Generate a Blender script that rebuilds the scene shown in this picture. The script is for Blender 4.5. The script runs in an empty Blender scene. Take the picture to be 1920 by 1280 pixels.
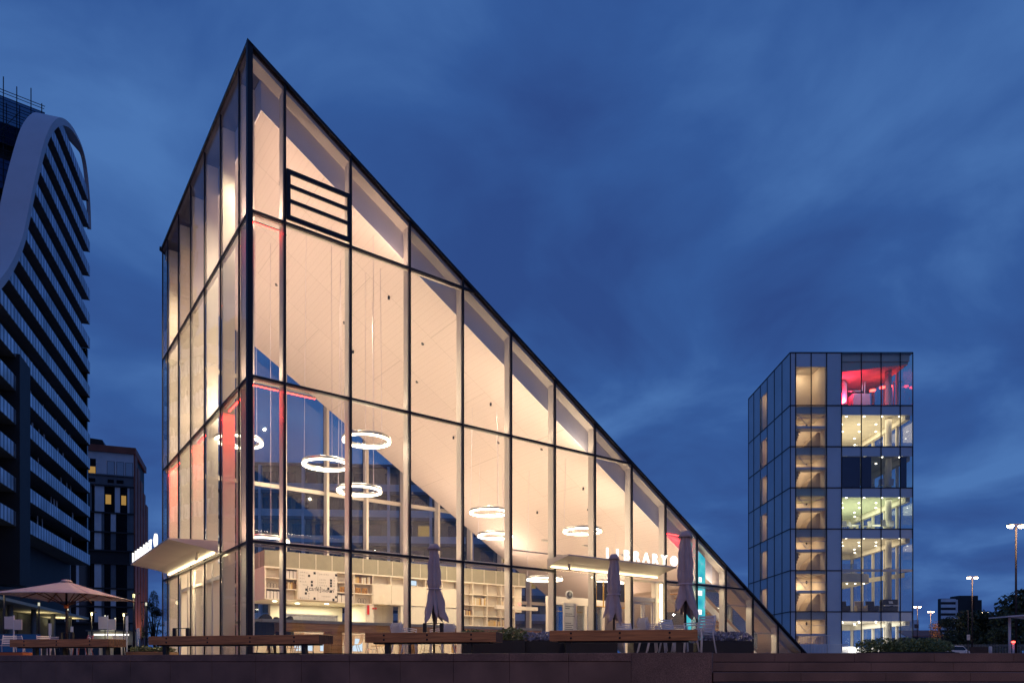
import bpy, bmesh, math, random
from math import sin, cos, pi, radians, atan2, sqrt
from mathutils import Vector, Matrix

RND = random.Random(11)
SC = bpy.context.scene
COL = SC.collection
EYE = -0.16
FPX = 1338.0


def at(px, py, Y):
    """a point of the place seen at pixel px, py of the 1920 px photograph, Y metres away"""
    return Vector(((px - 960) / FPX * Y, Y, EYE + (1240 - py) / FPX * Y))


# ------------------------------------------------------------------ materials
def new_mat(name):
    m = bpy.data.materials.new(name)
    m.use_nodes = True
    nt = m.node_tree
    nt.nodes.clear()
    out = nt.nodes.new('ShaderNodeOutputMaterial')
    return m, nt, out


def pmat(name, col, rough=0.6, metal=0.0, var=0.15, scale=3.0, bump=0.0, spec=0.5, detail=5.0, stretch=None, fine=0.0, coat=0.0):
    """principled material whose colour wanders with noise"""
    m, nt, out = new_mat(name)
    b = nt.nodes.new('ShaderNodeBsdfPrincipled')
    nt.links.new(b.outputs[0], out.inputs[0])
    b.inputs['Roughness'].default_value = rough
    b.inputs['Metallic'].default_value = metal
    b.inputs['Specular IOR Level'].default_value = spec
    if coat:
        b.inputs['Coat Weight'].default_value = coat
    tc = nt.nodes.new('ShaderNodeTexCoord')
    src = tc.outputs['Object']
    if stretch:
        mp = nt.nodes.new('ShaderNodeMapping')
        mp.inputs['Scale'].default_value = stretch
        nt.links.new(src, mp.inputs[0])
        src = mp.outputs[0]
    n = nt.nodes.new('ShaderNodeTexNoise')
    n.inputs['Scale'].default_value = scale
    n.inputs['Detail'].default_value = detail
    nt.links.new(src, n.inputs['Vector'])
    r = nt.nodes.new('ShaderNodeValToRGB')
    r.color_ramp.elements[0].position = 0.3
    r.color_ramp.elements[1].position = 0.7
    r.color_ramp.elements[0].color = tuple(max(0, c * (1 - var)) for c in col) + (1,)
    r.color_ramp.elements[1].color = tuple(min(1, c * (1 + var)) for c in col) + (1,)
    nt.links.new(n.outputs['Fac'], r.inputs[0])
    cout = r.outputs[0]
    if fine:
        n2 = nt.nodes.new('ShaderNodeTexNoise')
        n2.inputs['Scale'].default_value = 130
        n2.inputs['Detail'].default_value = 2
        nt.links.new(tc.outputs['Object'], n2.inputs['Vector'])
        r2 = nt.nodes.new('ShaderNodeValToRGB')
        r2.color_ramp.elements[0].position = 0.35
        r2.color_ramp.elements[1].position = 0.65
        r2.color_ramp.elements[0].color = (1 - fine,) * 3 + (1,)
        r2.color_ramp.elements[1].color = (1 + fine,) * 3 + (1,)
        nt.links.new(n2.outputs['Fac'], r2.inputs[0])
        mx = nt.nodes.new('ShaderNodeMix')
        mx.data_type = 'RGBA'
        mx.blend_type = 'MULTIPLY'
        mx.inputs[0].default_value = 1
        nt.links.new(cout, mx.inputs[6])
        nt.links.new(r2.outputs[0], mx.inputs[7])
        cout = mx.outputs[2]
    nt.links.new(cout, b.inputs['Base Color'])
    if bump:
        bp = nt.nodes.new('ShaderNodeBump')
        bp.inputs['Strength'].default_value = bump
        bp.inputs['Distance'].default_value = 0.02
        nt.links.new(n.outputs['Fac'], bp.inputs['Height'])
        nt.links.new(bp.outputs[0], b.inputs['Normal'])
    return m


def emat(name, col, strength):
    m, nt, out = new_mat(name)
    e = nt.nodes.new('ShaderNodeEmission')
    e.inputs[0].default_value = tuple(col) + (1,)
    e.inputs[1].default_value = strength
    nt.links.new(e.outputs[0], out.inputs[0])
    return m


def glass_mat(name, tint=(0.9, 0.93, 0.95), base=0.05, fres=0.42, gl=(1, 1, 1), film=None, wob=0.0):
    """thin architectural glass: clear sheet with an angle dependent reflection"""
    m, nt, out = new_mat(name)
    N = nt.nodes.new
    L = nt.links.new
    t = N('ShaderNodeBsdfTransparent')
    t.inputs[0].default_value = tuple(tint) + (1,)
    g = N('ShaderNodeBsdfGlossy')
    g.inputs['Color'].default_value = tuple(gl) + (1,)
    g.inputs['Roughness'].default_value = 0.02
    if wob:
        tc = N('ShaderNodeTexCoord')
        nz = N('ShaderNodeTexNoise')
        nz.inputs['Scale'].default_value = 0.6
        L(tc.outputs['Object'], nz.inputs['Vector'])
        bp = N('ShaderNodeBump')
        bp.inputs['Strength'].default_value = wob
        bp.inputs['Distance'].default_value = 0.05
        L(nz.outputs['Fac'], bp.inputs['Height'])
        L(bp.outputs[0], g.inputs['Normal'])
    geo = N('ShaderNodeNewGeometry')
    d = N('ShaderNodeVectorMath')
    d.operation = 'DOT_PRODUCT'
    L(geo.outputs['Incoming'], d.inputs[0])
    L(geo.outputs['Normal'], d.inputs[1])
    a = N('ShaderNodeMath'); a.operation = 'ABSOLUTE'
    L(d.outputs['Value'], a.inputs[0])
    s = N('ShaderNodeMath'); s.operation = 'SUBTRACT'
    s.inputs[0].default_value = 1
    L(a.outputs[0], s.inputs[1])
    p = N('ShaderNodeMath'); p.operation = 'POWER'
    L(s.outputs[0], p.inputs[0])
    p.inputs[1].default_value = 5
    ma = N('ShaderNodeMath'); ma.operation = 'MULTIPLY_ADD'
    L(p.outputs[0], ma.inputs[0])
    ma.inputs[1].default_value = fres
    ma.inputs[2].default_value = base
    mx = N('ShaderNodeMixShader')
    L(ma.outputs[0], mx.inputs[0])
    L(t.outputs[0], mx.inputs[1])
    L(g.outputs[0], mx.inputs[2])
    last = mx
    if film:
        df = N('ShaderNodeBsdfDiffuse')
        df.inputs[0].default_value = tuple(film[:3]) + (1,)
        m2 = N('ShaderNodeMixShader')
        m2.inputs[0].default_value = film[3]
        L(mx.outputs[0], m2.inputs[1])
        L(df.outputs[0], m2.inputs[2])
        last = m2
    L(last.outputs[0], out.inputs[0])
    return m


M = {}
M['dark'] = pmat('dark_frame_metal', (0.012, 0.011, 0.018), 0.45, 0.3, 0.2, 2)
M['fin'] = pmat('cream_painted_steel', (0.72, 0.65, 0.56), 0.5, 0, 0.05, 1.2)
M['rooftop'] = pmat('zinc_roof', (0.16, 0.15, 0.19), 0.5, 0.4, 0.2, 1)
M['floor'] = pmat('pale_terrazzo', (0.45, 0.38, 0.30), 0.5, 0, 0.1, 9)
M['glass'] = glass_mat('clear_glass', (0.95, 0.96, 0.955), 0.03, wob=0.14)
M['glass_back'] = glass_mat('clear_rear_glass', (0.90, 0.94, 0.96), 0.06)
M['glass_tower'] = glass_mat('clear_tower_glass', (0.94, 0.96, 0.96), 0.04)
M['glass_blue'] = glass_mat('balustrade_glass', (0.55, 0.65, 0.75), 0.25)
M['white'] = pmat('white_laminate', (0.78, 0.70, 0.57), 0.45, 0, 0.04, 2)
M['seat_wood'] = pmat('dark_seat_wood', (0.07, 0.04, 0.03), 0.7)
M['white_paint'] = pmat('white_enamel', (0.74, 0.71, 0.70), 0.4, 0, 0.06, 6)
M['pink_paint'] = pmat('salmon_enamel', (0.72, 0.22, 0.16), 0.4, 0, 0.06, 6)
M['perf'] = pmat('perforated_grey_panel', (0.30, 0.27, 0.19), 0.6, 0, 0.08, 3)
M['timber'] = pmat('oiled_hardwood', (0.45, 0.185, 0.062), 0.5, 0, 0.35, 2.5, 0.25, stretch=(0.6, 9, 9))
M['timber_end'] = pmat('hardwood_end_grain', (0.13, 0.055, 0.03), 0.7, 0, 0.35, 6, 0.2)
M['timber_in'] = pmat('dark_oak', (0.34, 0.18, 0.07), 0.5, 0, 0.3, 2.5, stretch=(0.6, 8, 8))
M['tread'] = pmat('oak_tread', (0.50, 0.28, 0.11), 0.5, 0, 0.2, 3)
M['ply'] = pmat('plywood_shell', (0.50, 0.36, 0.22), 0.5, 0, 0.12, 4)
M['concrete'] = pmat('grey_worktop', (0.22, 0.22, 0.23), 0.5, 0, 0.12, 4)
M['black'] = pmat('black_powder_coat', (0.010, 0.010, 0.012), 0.5, 0, 0.2, 5)
M['chrome'] = pmat('brushed_steel', (0.55, 0.54, 0.52), 0.3, 1.0, 0.1, 8)
M['granite'] = pmat('red_granite', (0.165, 0.100, 0.080), 0.62, 0, 0.38, 1.1, 0.12, fine=0.55)
M['granite_top'] = pmat('red_granite_coping', (0.18, 0.107, 0.086), 0.6, 0, 0.35, 1.3, 0.1, fine=0.5)
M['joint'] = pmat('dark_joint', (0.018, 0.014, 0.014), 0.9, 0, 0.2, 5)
M['paving'] = pmat('granite_paving', (0.22, 0.19, 0.18), 0.7, 0, 0.2, 0.8, fine=0.3)
M['asphalt'] = pmat('asphalt', (0.05, 0.05, 0.052), 0.85, 0, 0.25, 1.5, fine=0.4)
M['canvas'] = pmat('mauve_grey_canvas', (0.50, 0.41, 0.42), 0.85, 0, 0.08, 6, 0.1)
M['strap'] = pmat('pale_strap', (0.65, 0.55, 0.6), 0.7)
M['dkpole'] = pmat('dark_bronze_pole', (0.045, 0.03, 0.03), 0.5, 0.3, 0.2, 4)
M['hedge'] = pmat('hedge_leaf', (0.17, 0.20, 0.065), 0.6, 0, 0.5, 5)
M['lavender'] = pmat('grey_blue_leaf', (0.30, 0.30, 0.38), 0.65, 0, 0.45, 6)
M['leaf'] = pmat('tree_leaf', (0.035, 0.05, 0.022), 0.65, 0, 0.5, 2)
M['leaf_warm'] = pmat('lamplit_leaf', (0.40, 0.17, 0.04), 0.65, 0, 0.4, 2)  # orange of the street lamp's light painted into the leaf colour
M['bark'] = pmat('bark', (0.05, 0.038, 0.03), 0.9, 0, 0.3, 8, 0.3)
M['dirt'] = pmat('soil', (0.05, 0.035, 0.025), 0.9, 0, 0.3, 8)
M['redwall'] = pmat('rust_red_cladding', (0.34, 0.10, 0.065), 0.6, 0.1, 0.25, 0.6)
M['ribbon'] = pmat('white_concrete_ribbon', (0.62, 0.60, 0.66), 0.65, 0, 0.07, 0.25)
M['dkwall'] = pmat('charcoal_wall', (0.02, 0.02, 0.024), 0.6, 0, 0.3, 0.5)
M['greywall'] = pmat('grey_render', (0.16, 0.17, 0.19), 0.7, 0, 0.15, 0.6)
M['olive'] = pmat('olive_grey_brick', (0.30, 0.27, 0.19), 0.8, 0, 0.15, 0.5)
M['paleclad'] = pmat('pale_cladding', (0.78, 0.78, 0.82), 0.6, 0, 0.12, 0.5)
M['dkglass'] = pmat('dark_window_glass', (0.012, 0.014, 0.02), 0.08, 0, 0.3, 0.4, spec=0.7)
M['spandrel'] = pmat('blue_grey_spandrel_glass', (0.56, 0.66, 0.74), 0.22, 0, 0.08, 0.3, spec=0.8)
M['blind'] = pmat('navy_blind', (0.012, 0.03, 0.085), 0.6, 0, 0.1, 1)
M['cream'] = pmat('cream_plaster', (0.68, 0.58, 0.45), 0.7, 0, 0.06, 1)
M['tan'] = pmat('tan_plaster', (0.40, 0.31, 0.22), 0.7, 0, 0.08, 1)
M['room'] = pmat('off_white_plaster', (0.70, 0.66, 0.56), 0.7, 0, 0.04, 1)
M['room_green'] = pmat('green_light_plaster', (0.64, 0.69, 0.54), 0.7, 0, 0.04, 1)  # plaster with the storey's green light mixed into its colour
M['red_wall'] = pmat('red_paint', (0.75, 0.02, 0.03), 0.6, 0, 0.06, 1)
M['poster'] = pmat('white_print', (0.72, 0.66, 0.60), 0.6, 0, 0.02, 2)
M['ink'] = pmat('black_ink', (0.012, 0.012, 0.012), 0.6)
M['ink_grey'] = pmat('grey_ink', (0.2, 0.19, 0.18), 0.6)
M['gold'] = pmat('timber_tile', (0.42, 0.21, 0.04), 0.5)
M['yellow'] = pmat('yellow_paint', (0.70, 0.40, 0.02), 0.5)
M['red'] = pmat('red_plastic', (0.6, 0.02, 0.015), 0.4)
M['navy'] = pmat('navy_plastic', (0.02, 0.03, 0.10), 0.5)
M['skin'] = pmat('skin', (0.45, 0.25, 0.17), 0.55)
M['hair'] = pmat('dark_hair', (0.02, 0.013, 0.01), 0.6)
M['cloth_dk'] = pmat('charcoal_cloth', (0.03, 0.03, 0.035), 0.85)
M['cloth_red'] = pmat('brick_cloth', (0.30, 0.12, 0.10), 0.85)
M['mesh_net'] = glass_mat('scaffold_net', (0.42, 0.52, 0.66), 0.0, 0.0, film=(0.03, 0.07, 0.16, 0.35))
M['blue_mesh'] = pmat('blue_scaffold_mesh', (0.03, 0.10, 0.28), 0.8, 0, 0.3, 2)
M['hoarding'] = pmat('blue_hoarding', (0.025, 0.13, 0.30), 0.6, 0, 0.15, 1)
M['orange'] = pmat('orange_plastic', (0.6, 0.14, 0.03), 0.5)
BOOKS = [pmat('book_cover_' + n, c, 0.6) for n, c in (('cream', (0.62, 0.5, 0.32)), ('tan', (0.5, 0.36, 0.18)), ('white', (0.7, 0.66, 0.58)), ('ochre', (0.55, 0.35, 0.10)), ('brown', (0.2, 0.11, 0.06)))]
M['ring'] = emat('ring_lamp_diffuser', (1.0, 0.84, 0.60), 9.0)
M['led'] = emat('warm_led', (1.0, 0.80, 0.45), 7.0)
M['white_led'] = emat('white_sign_light', (1.0, 0.97, 0.92), 1.7)
M['down'] = emat('downlight', (1.0, 0.9, 0.7), 14.0)
M['lamp'] = emat('street_lamp_light', (1.0, 0.70, 0.40), 40.0)
M['lamp_green'] = emat('path_lamp_light', (1.0, 0.95, 0.45), 6.0)
M['lamp_dim'] = emat('path_lamp_dim_light', (1.0, 0.98, 0.75), 1.1)
M['redlight'] = emat('red_led', (1.0, 0.04, 0.03), 14.0)
M['warm_win'] = emat('lit_window', (1.0, 0.58, 0.16), 0.35)
M['fridge'] = emat('fridge_light', (0.65, 1.0, 0.85), 1.2)
M['monitor'] = emat('monitor_light', (0.7, 0.85, 1.0), 1.1)

# ceiling: white perforated board with seams
def ceiling_mat():
    m, nt, out = new_mat('perforated_white_ceiling')
    N = nt.nodes.new; L = nt.links.new
    b = N('ShaderNodeBsdfPrincipled'); b.inputs['Roughness'].default_value = 0.75
    tc = N('ShaderNodeTexCoord')
    br = N('ShaderNodeTexBrick')
    br.inputs['Color1'].default_value = (0.81, 0.69, 0.625, 1)
    br.inputs['Color2'].default_value = (0.79, 0.67, 0.61, 1)
    br.inputs['Mortar'].default_value = (0.64, 0.54, 0.48, 1)
    br.inputs['Scale'].default_value = 1.0
    br.inputs['Mortar Size'].default_value = 0.011
    br.inputs['Brick Width'].default_value = 4.8
    br.inputs['Row Height'].default_value = 2.4
    L(tc.outputs['Object'], br.inputs['Vector'])
    vo = N('ShaderNodeTexVoronoi'); vo.inputs['Scale'].default_value = 14
    vo.inputs['Randomness'].default_value = 0
    L(tc.outputs['Object'], vo.inputs['Vector'])
    r = N('ShaderNodeValToRGB')
    r.color_ramp.elements[0].position = 0.18; r.color_ramp.elements[0].color = (0.86, 0.84, 0.82, 1)
    r.color_ramp.elements[1].position = 0.3; r.color_ramp.elements[1].color = (1, 1, 1, 1)
    L(vo.outputs['Distance'], r.inputs[0])
    mx = N('ShaderNodeMix'); mx.data_type = 'RGBA'; mx.blend_type = 'MULTIPLY'; mx.inputs[0].default_value = 1
    L(br.outputs['Color'], mx.inputs[6]); L(r.outputs[0], mx.inputs[7])
    L(mx.outputs[2], b.inputs['Base Color'])
    L(b.outputs[0], out.inputs[0])
    return m
M['ceiling'] = ceiling_mat()
M['fascia'] = pmat('sky_tinted_white_board', (0.86, 0.83, 0.88), 0.6, 0, 0.05, 0.7)  # white board, bluish sky reflection tinted into its colour

# backlit cyan banner
def banner_mat():
    m, nt, out = new_mat('cyan_screen')
    N = nt.nodes.new; L = nt.links.new
    e = N('ShaderNodeEmission'); e.inputs[1].default_value = 0.9
    tc = N('ShaderNodeTexCoord')
    vo = N('ShaderNodeTexVoronoi'); vo.inputs['Scale'].default_value = 2.2
    L(tc.outputs['Object'], vo.inputs['Vector'])
    r = N('ShaderNodeValToRGB')
    r.color_ramp.elements[0].color = (0.02, 0.40, 0.62, 1)
    r.color_ramp.elements[1].color = (0.10, 0.75, 0.80, 1)
    r.color_ramp.elements[1].position = 0.6
    x = r.color_ramp.elements.new(0.85); x.color = (0.45, 0.55, 0.85, 1)
    L(vo.outputs['Distance'], r.inputs[0]); L(r.outputs[0], e.inputs[0]); L(e.outputs[0], out.inputs[0])
    return m
M['banner'] = banner_mat()

# balustrade panels: fluted bluish glass, joints every metre along the facade
def band_mat():
    m, nt, out = new_mat('fritted_balustrade')
    N = nt.nodes.new; L = nt.links.new
    b = N('ShaderNodeBsdfPrincipled'); b.inputs['Roughness'].default_value = 0.3; b.inputs['Metallic'].default_value = 0.55
    tc = N('ShaderNodeTexCoord')
    br = N('ShaderNodeTexBrick')
    br.offset = 0
    br.inputs['Color1'].default_value = (0.78, 0.83, 0.90, 1)
    br.inputs['Color2'].default_value = (0.56, 0.62, 0.70, 1)
    br.inputs['Mortar'].default_value = (0.22, 0.25, 0.31, 1)
    br.inputs['Mortar Size'].default_value = 0.2
    br.inputs['Brick Width'].default_value = 0.9
    br.inputs['Row Height'].default_value = 50
    br.inputs['Scale'].default_value = 1
    mpp = N('ShaderNodeMapping'); mpp.inputs['Location'].default_value = (0, 25.3, 0)
    L(tc.outputs['Object'], mpp.inputs[0]); L(mpp.outputs[0], br.inputs['Vector'])
    nz = N('ShaderNodeTexNoise'); nz.inputs['Scale'].default_value = 0.35
    L(tc.outputs['Object'], nz.inputs['Vector'])
    r = N('ShaderNodeValToRGB')
    r.color_ramp.elements[0].position = 0.3; r.color_ramp.elements[0].color = (0.6, 0.6, 0.6, 1)
    r.color_ramp.elements[1].position = 0.7; r.color_ramp.elements[1].color = (1.25, 1.25, 1.25, 1)
    L(nz.outputs['Fac'], r.inputs[0])
    mx = N('ShaderNodeMix'); mx.data_type = 'RGBA'; mx.blend_type = 'MULTIPLY'; mx.inputs[0].default_value = 1
    L(br.outputs['Color'], mx.inputs[6]); L(r.outputs[0], mx.inputs[7])
    L(mx.outputs[2], b.inputs['Base Color']); L(b.outputs[0], out.inputs[0])
    return m
M['band'] = band_mat()


# ------------------------------------------------------------------ mesh builder
class MB:
    def __init__(s):
        s.v = []; s.f = []; s.sm = []

    def add(s, vs, fs, smooth=False):
        o = len(s.v)
        s.v += [tuple(v) for v in vs]
        s.f += [[i + o for i in f] for f in fs]
        s.sm += [smooth] * len(fs)
        return s

    def obox(s, c, ax, ay, az):
        c, ax, ay, az = Vector(c), Vector(ax), Vector(ay), Vector(az)
        vs = [c + i * ax + j * ay + k * az for i in (-1, 1) for j in (-1, 1) for k in (-1, 1)]
        return s.add(vs, [(0, 1, 3, 2), (4, 6, 7, 5), (0, 4, 5, 1), (2, 3, 7, 6), (0, 2, 6, 4), (1, 5, 7, 3)])

    def box(s, x0, x1, y0, y1, z0, z1):
        return s.obox(((x0 + x1) / 2, (y0 + y1) / 2, (z0 + z1) / 2), ((x1 - x0) / 2, 0, 0), (0, (y1 - y0) / 2, 0), (0, 0, (z1 - z0) / 2))

    def bar(s, p, q, w, h=None, up=(0, 0, 1)):
        p, q = Vector(p), Vector(q)
        h = h or w
        d = q - p
        u = Vector(up)
        if abs(d.normalized().dot(u)) > 0.98:
            u = Vector((0, 1, 0))
        side = d.cross(u).normalized()
        u2 = side.cross(d).normalized()
        return s.obox((p + q) / 2, d / 2, side * w / 2, u2 * h / 2)

    def tube(s, p, q, r, r2=None, n=8):
        return s.path([p, q], [r, r if r2 is None else r2], n)

    def path(s, pts, r, n=8):
        pts = [Vector(p) for p in pts]
        rs = r if isinstance(r, (list, tuple)) else [r] * len(pts)
        vs = []
        fs = []
        nrm = None
        for i, p in enumerate(pts):
            d = (pts[min(i + 1, len(pts) - 1)] - pts[max(i - 1, 0)]).normalized()
            if nrm is None:
                a = Vector((0, 0, 1)) if abs(d.z) < 0.9 else Vector((1, 0, 0))
                nrm = d.cross(a).normalized()
            else:
                nrm = (nrm - d * nrm.dot(d)).normalized()
            b = d.cross(nrm)
            for k in range(n):
                a = 2 * pi * k / n
                vs.append(p + (nrm * cos(a) + b * sin(a)) * rs[i])
        for i in range(len(pts) - 1):
            for k in range(n):
                k2 = (k + 1) % n
                fs.append((i * n + k, i * n + k2, (i + 1) * n + k2, (i + 1) * n + k))
        fs.append(tuple(range(n))[::-1])
        fs.append(tuple((len(pts) - 1) * n + k for k in range(n)))
        return s.add(vs, fs, n > 5)

    def lathe(s, prof, n=20, c=(0, 0, 0), closed=False):
        vs = []
        fs = []
        for r, z in prof:
            for k in range(n):
                a = 2 * pi * k / n
                vs.append((c[0] + r * cos(a), c[1] + r * sin(a), c[2] + z))
        m = len(prof)
        for i in range(m if closed else m - 1):
            j = (i + 1) % m
            for k in range(n):
                k2 = (k + 1) % n
                fs.append((i * n + k, i * n + k2, j * n + k2, j * n + k))
        if not closed:
            fs.append(tuple(range(n))[::-1])
            fs.append(tuple((m - 1) * n + k for k in range(n)))
        return s.add(vs, fs, n > 9)

    def prism(s, poly, ext):
        poly = [Vector(p) for p in poly]
        e = Vector(ext)
        n = len(poly)
        vs = poly + [p + e for p in poly]
        fs = [tuple(range(n))[::-1], tuple(range(n, 2 * n))]
        for i in range(n):
            j = (i + 1) % n
            fs.append((i, j, n + j, n + i))
        return s.add(vs, fs)

    def build(s, name, mat, parent=None, bevel=0.0, seg=2, recalc=True):
        me = bpy.data.meshes.new(name)
        me.from_pydata(s.v, [], s.f)
        me.polygons.foreach_set('use_smooth', s.sm)
        if recalc:
            bm = bmesh.new()
            bm.from_mesh(me)
            bmesh.ops.recalc_face_normals(bm, faces=bm.faces)
            bm.to_mesh(me)
            bm.free()
        me.materials.append(mat if not isinstance(mat, str) else M[mat])
        o = bpy.data.objects.new(name, me)
        COL.objects.link(o)
        if parent:
            o.parent = parent
        if bevel:
            b = o.modifiers.new('bevel', 'BEVEL')
            b.width = bevel
            b.segments = seg
            b.limit_method = 'ANGLE'
        return o


def tag(o, label=None, cat=None, group=None, kind=None):
    if label: o['label'] = label
    if cat: o['category'] = cat
    if group: o['group'] = group
    if kind: o['kind'] = kind
    return o


def thing(name, label, cat, loc=(0, 0, 0), rz=0.0, group=None):
    o = bpy.data.objects.new(name, None)
    o.empty_display_size = 0.2
    COL.objects.link(o)
    o.location = loc
    o.rotation_euler = (0, 0, rz)
    return tag(o, label, cat, group)


KIDS = {}


def copy_tree(o, loc=None, rz=None, label=None, group=None, parent=None):
    c = o.copy()
    COL.objects.link(c)
    if parent: c.parent = parent
    if loc is not None: c.location = loc
    if rz is not None: c.rotation_euler = (0, 0, rz)
    if label: c['label'] = label
    if group: c['group'] = group
    for ch in list(o.children):
        copy_tree(ch, parent=c)
    return c


def light(kind, loc, energy, col=(1, 0.82, 0.6), size=0.5, parent=None, aim=None, size_y=None, spot=None, blend=0.5, name='lamp_light'):
    l = bpy.data.lights.new(name, kind)
    l.energy = energy
    l.color = col
    if kind == 'AREA':
        l.size = size
        if size_y:
            l.shape = 'RECTANGLE'; l.size_y = size_y
    elif kind != 'SUN':
        l.shadow_soft_size = size
    if kind == 'SPOT' and spot:
        l.spot_size = radians(spot); l.spot_blend = blend
    o = bpy.data.objects.new(name, l)
    COL.objects.link(o)
    o.location = loc
    if aim is not None:
        d = Vector(aim)
        o.rotation_euler = d.to_track_quat('-Z', 'Y').to_euler()
    if parent: o.parent = parent
    return o


def text_mesh(body, size, ext, mat, parent, name, mw, align='LEFT', spacing=1.0):
    c = bpy.data.curves.new('t', 'FONT')
    c.body = body
    c.size = size
    c.extrude = ext
    c.align_x = align
    c.space_character = spacing
    c.resolution_u = 3
    o = bpy.data.objects.new('t', c)
    COL.objects.link(o)
    dg = bpy.context.evaluated_depsgraph_get()
    me = bpy.data.meshes.new_from_object(o.evaluated_get(dg))
    bpy.data.objects.remove(o)
    bpy.data.curves.remove(c)
    me.transform(mw)
    me.materials.clear()
    me.materials.append(M[mat])
    ob = bpy.data.objects.new(name, me)
    COL.objects.link(ob)
    if parent: ob.parent = parent
    return ob


def join_meshes(objs, name):
    """merge freshly made meshes (same parent and material) into the first"""
    bm = bmesh.new()
    for o in objs:
        bm.from_mesh(o.data)
    me = bpy.data.meshes.new(name)
    bm.to_mesh(me); bm.free()
    for m in objs[0].data.materials: me.materials.append(m)
    keep = objs[0]
    keep.data = me; keep.name = name
    for o in objs[1:]: bpy.data.objects.remove(o)
    return keep


def leaf_cloud(mb, blobs, n, size, rnd):
    """n small leaf faces through the volumes of ellipsoid blobs (cx,cy,cz,rx,ry,rz)"""
    wts = [b[3] * b[4] * b[5] for b in blobs]
    for _ in range(n):
        b = rnd.choices(blobs, wts)[0]
        while True:
            x, y, z = rnd.uniform(-1, 1), rnd.uniform(-1, 1), rnd.uniform(-1, 1)
            q = x * x + y * y + z * z
            if q < 1 and rnd.random() < 0.35 + 0.65 * q: break
        c = Vector((b[0] + x * b[3], b[1] + y * b[4], b[2] + z * b[5]))
        a = Vector((rnd.gauss(0, 1), rnd.gauss(0, 1), rnd.gauss(0, 1))).normalized()
        t = a.orthogonal().normalized()
        u = a.cross(t)
        sz = size * rnd.uniform(0.6, 1.4)
        mb.add([c - t * sz, c + u * sz * 0.5, c + t * sz, c - u * sz * 0.5], [(0, 1, 2, 3)])


# ------------------------------------------------------------------ camera, world
cam = bpy.data.cameras.new('camera')
cam.sensor_width = 36
cam.lens = FPX / 1920 * 36
cam.shift_y = 600 / 1920
cam.clip_end = 6000
cam.clip_start = 0.1
co = bpy.data.objects.new('camera', cam)
COL.objects.link(co)
co.location = (0, 0, EYE)
co.rotation_euler = (radians(90), 0, 0)
SC.camera = co

SC.view_settings.view_transform = 'Standard'
SC.view_settings.look = 'None'
SC.view_settings.exposure = 0
SC.view_settings.gamma = 1
SC.cycles.transparent_max_bounces = 40
SC.cycles.max_bounces = 8
SC.cycles.diffuse_bounces = 4
SC.cycles.glossy_bounces = 4
SC.cycles.caustics_reflective = False
SC.cycles.caustics_refractive = False
SC.cycles.sample_clamp_indirect = 4

w = bpy.data.worlds.new('World')
SC.world = w
w.use_nodes = True
nt = w.node_tree
nt.nodes.clear()
N = nt.nodes.new; L = nt.links.new
wo = N('ShaderNodeOutputWorld')
bg = N('ShaderNodeBackground')
L(bg.outputs[0], wo.inputs[0])
sky = N('ShaderNodeTexSky')
sky.sky_type = 'NISHITA'
sky.sun_disc = False
sky.sun_elevation = radians(2)
sky.sun_rotation = radians(160)
tc = N('ShaderNodeTexCoord')
# cloud layer: direction projected on a flat deck
sep = N('ShaderNodeSeparateXYZ')
L(tc.outputs['Generated'], sep.inputs[0])
zz = N('ShaderNodeMath'); zz.operation = 'ADD'; zz.inputs[1].default_value = 0.22
zm = N('ShaderNodeMath'); zm.operation = 'MAXIMUM'; zm.inputs[1].default_value = 0.0
L(sep.outputs[2], zm.inputs[0]); L(zm.outputs[0], zz.inputs[0])
dx = N('ShaderNodeMath'); dx.operation = 'DIVIDE'; L(sep.outputs[0], dx.inputs[0]); L(zz.outputs[0], dx.inputs[1])
dy = N('ShaderNodeMath'); dy.operation = 'DIVIDE'; L(sep.outputs[1], dy.inputs[0]); L(zz.outputs[0], dy.inputs[1])
cmb = N('ShaderNodeCombineXYZ')
L(dx.outputs[0], cmb.inputs[0]); L(dy.outputs[0], cmb.inputs[1])
mp = N('ShaderNodeMapping'); mp.inputs['Scale'].default_value = (1.0, 0.9, 1); mp.inputs['Location'].default_value = (3.1, 1.7, 0)
mp.inputs['Rotation'].default_value = (0, 0, radians(-25))
L(cmb.outputs[0], mp.inputs[0])
n1 = N('ShaderNodeTexNoise'); n1.inputs['Scale'].default_value = 2.4; n1.inputs['Detail'].default_value = 7; n1.inputs['Roughness'].default_value = 0.5
n1.inputs['Distortion'].default_value = 0.4
L(mp.outputs[0], n1.inputs['Vector'])
rp = N('ShaderNodeValToRGB')
e = rp.color_ramp.elements
e[0].position = 0.33; e[0].color = (0.024, 0.066, 0.240, 1)
e[1].position = 0.72; e[1].color = (0.066, 0.172, 0.44, 1)
x = e.new(0.51); x.color = (0.032, 0.097, 0.312, 1)
L(n1.outputs['Fac'], rp.inputs[0])
sk = N('ShaderNodeMix'); sk.data_type = 'RGBA'; sk.blend_type = 'ADD'
sk.inputs[0].default_value = 0.004
L(rp.outputs[0], sk.inputs[6]); L(sky.outputs[0], sk.inputs[7])
L(sk.outputs[2], bg.inputs[0])
bg.inputs[1].default_value = 1.0

sun = light('SUN', (0, -30, 40), 0.045, (1.0, 0.62, 0.42), aim=(0.25, 1, -0.75), name='town_glow_fill')  # weak warm fill added from behind the camera, standing in for town glow
sun.data.angle = radians(25)
# ------------------------------------------------------------------ glass pavilion (triangular wedge)
WANG = atan2(0.591, 0.807)
WC = Vector((-7.37, 20.0, 0))
U = Vector((0.807, 0.591, 0)); V = Vector((-0.591, 0.807, 0))


def W(t, s, z=0.0):
    return WC + U * t + V * s + Vector((0, 0, z))


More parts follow.
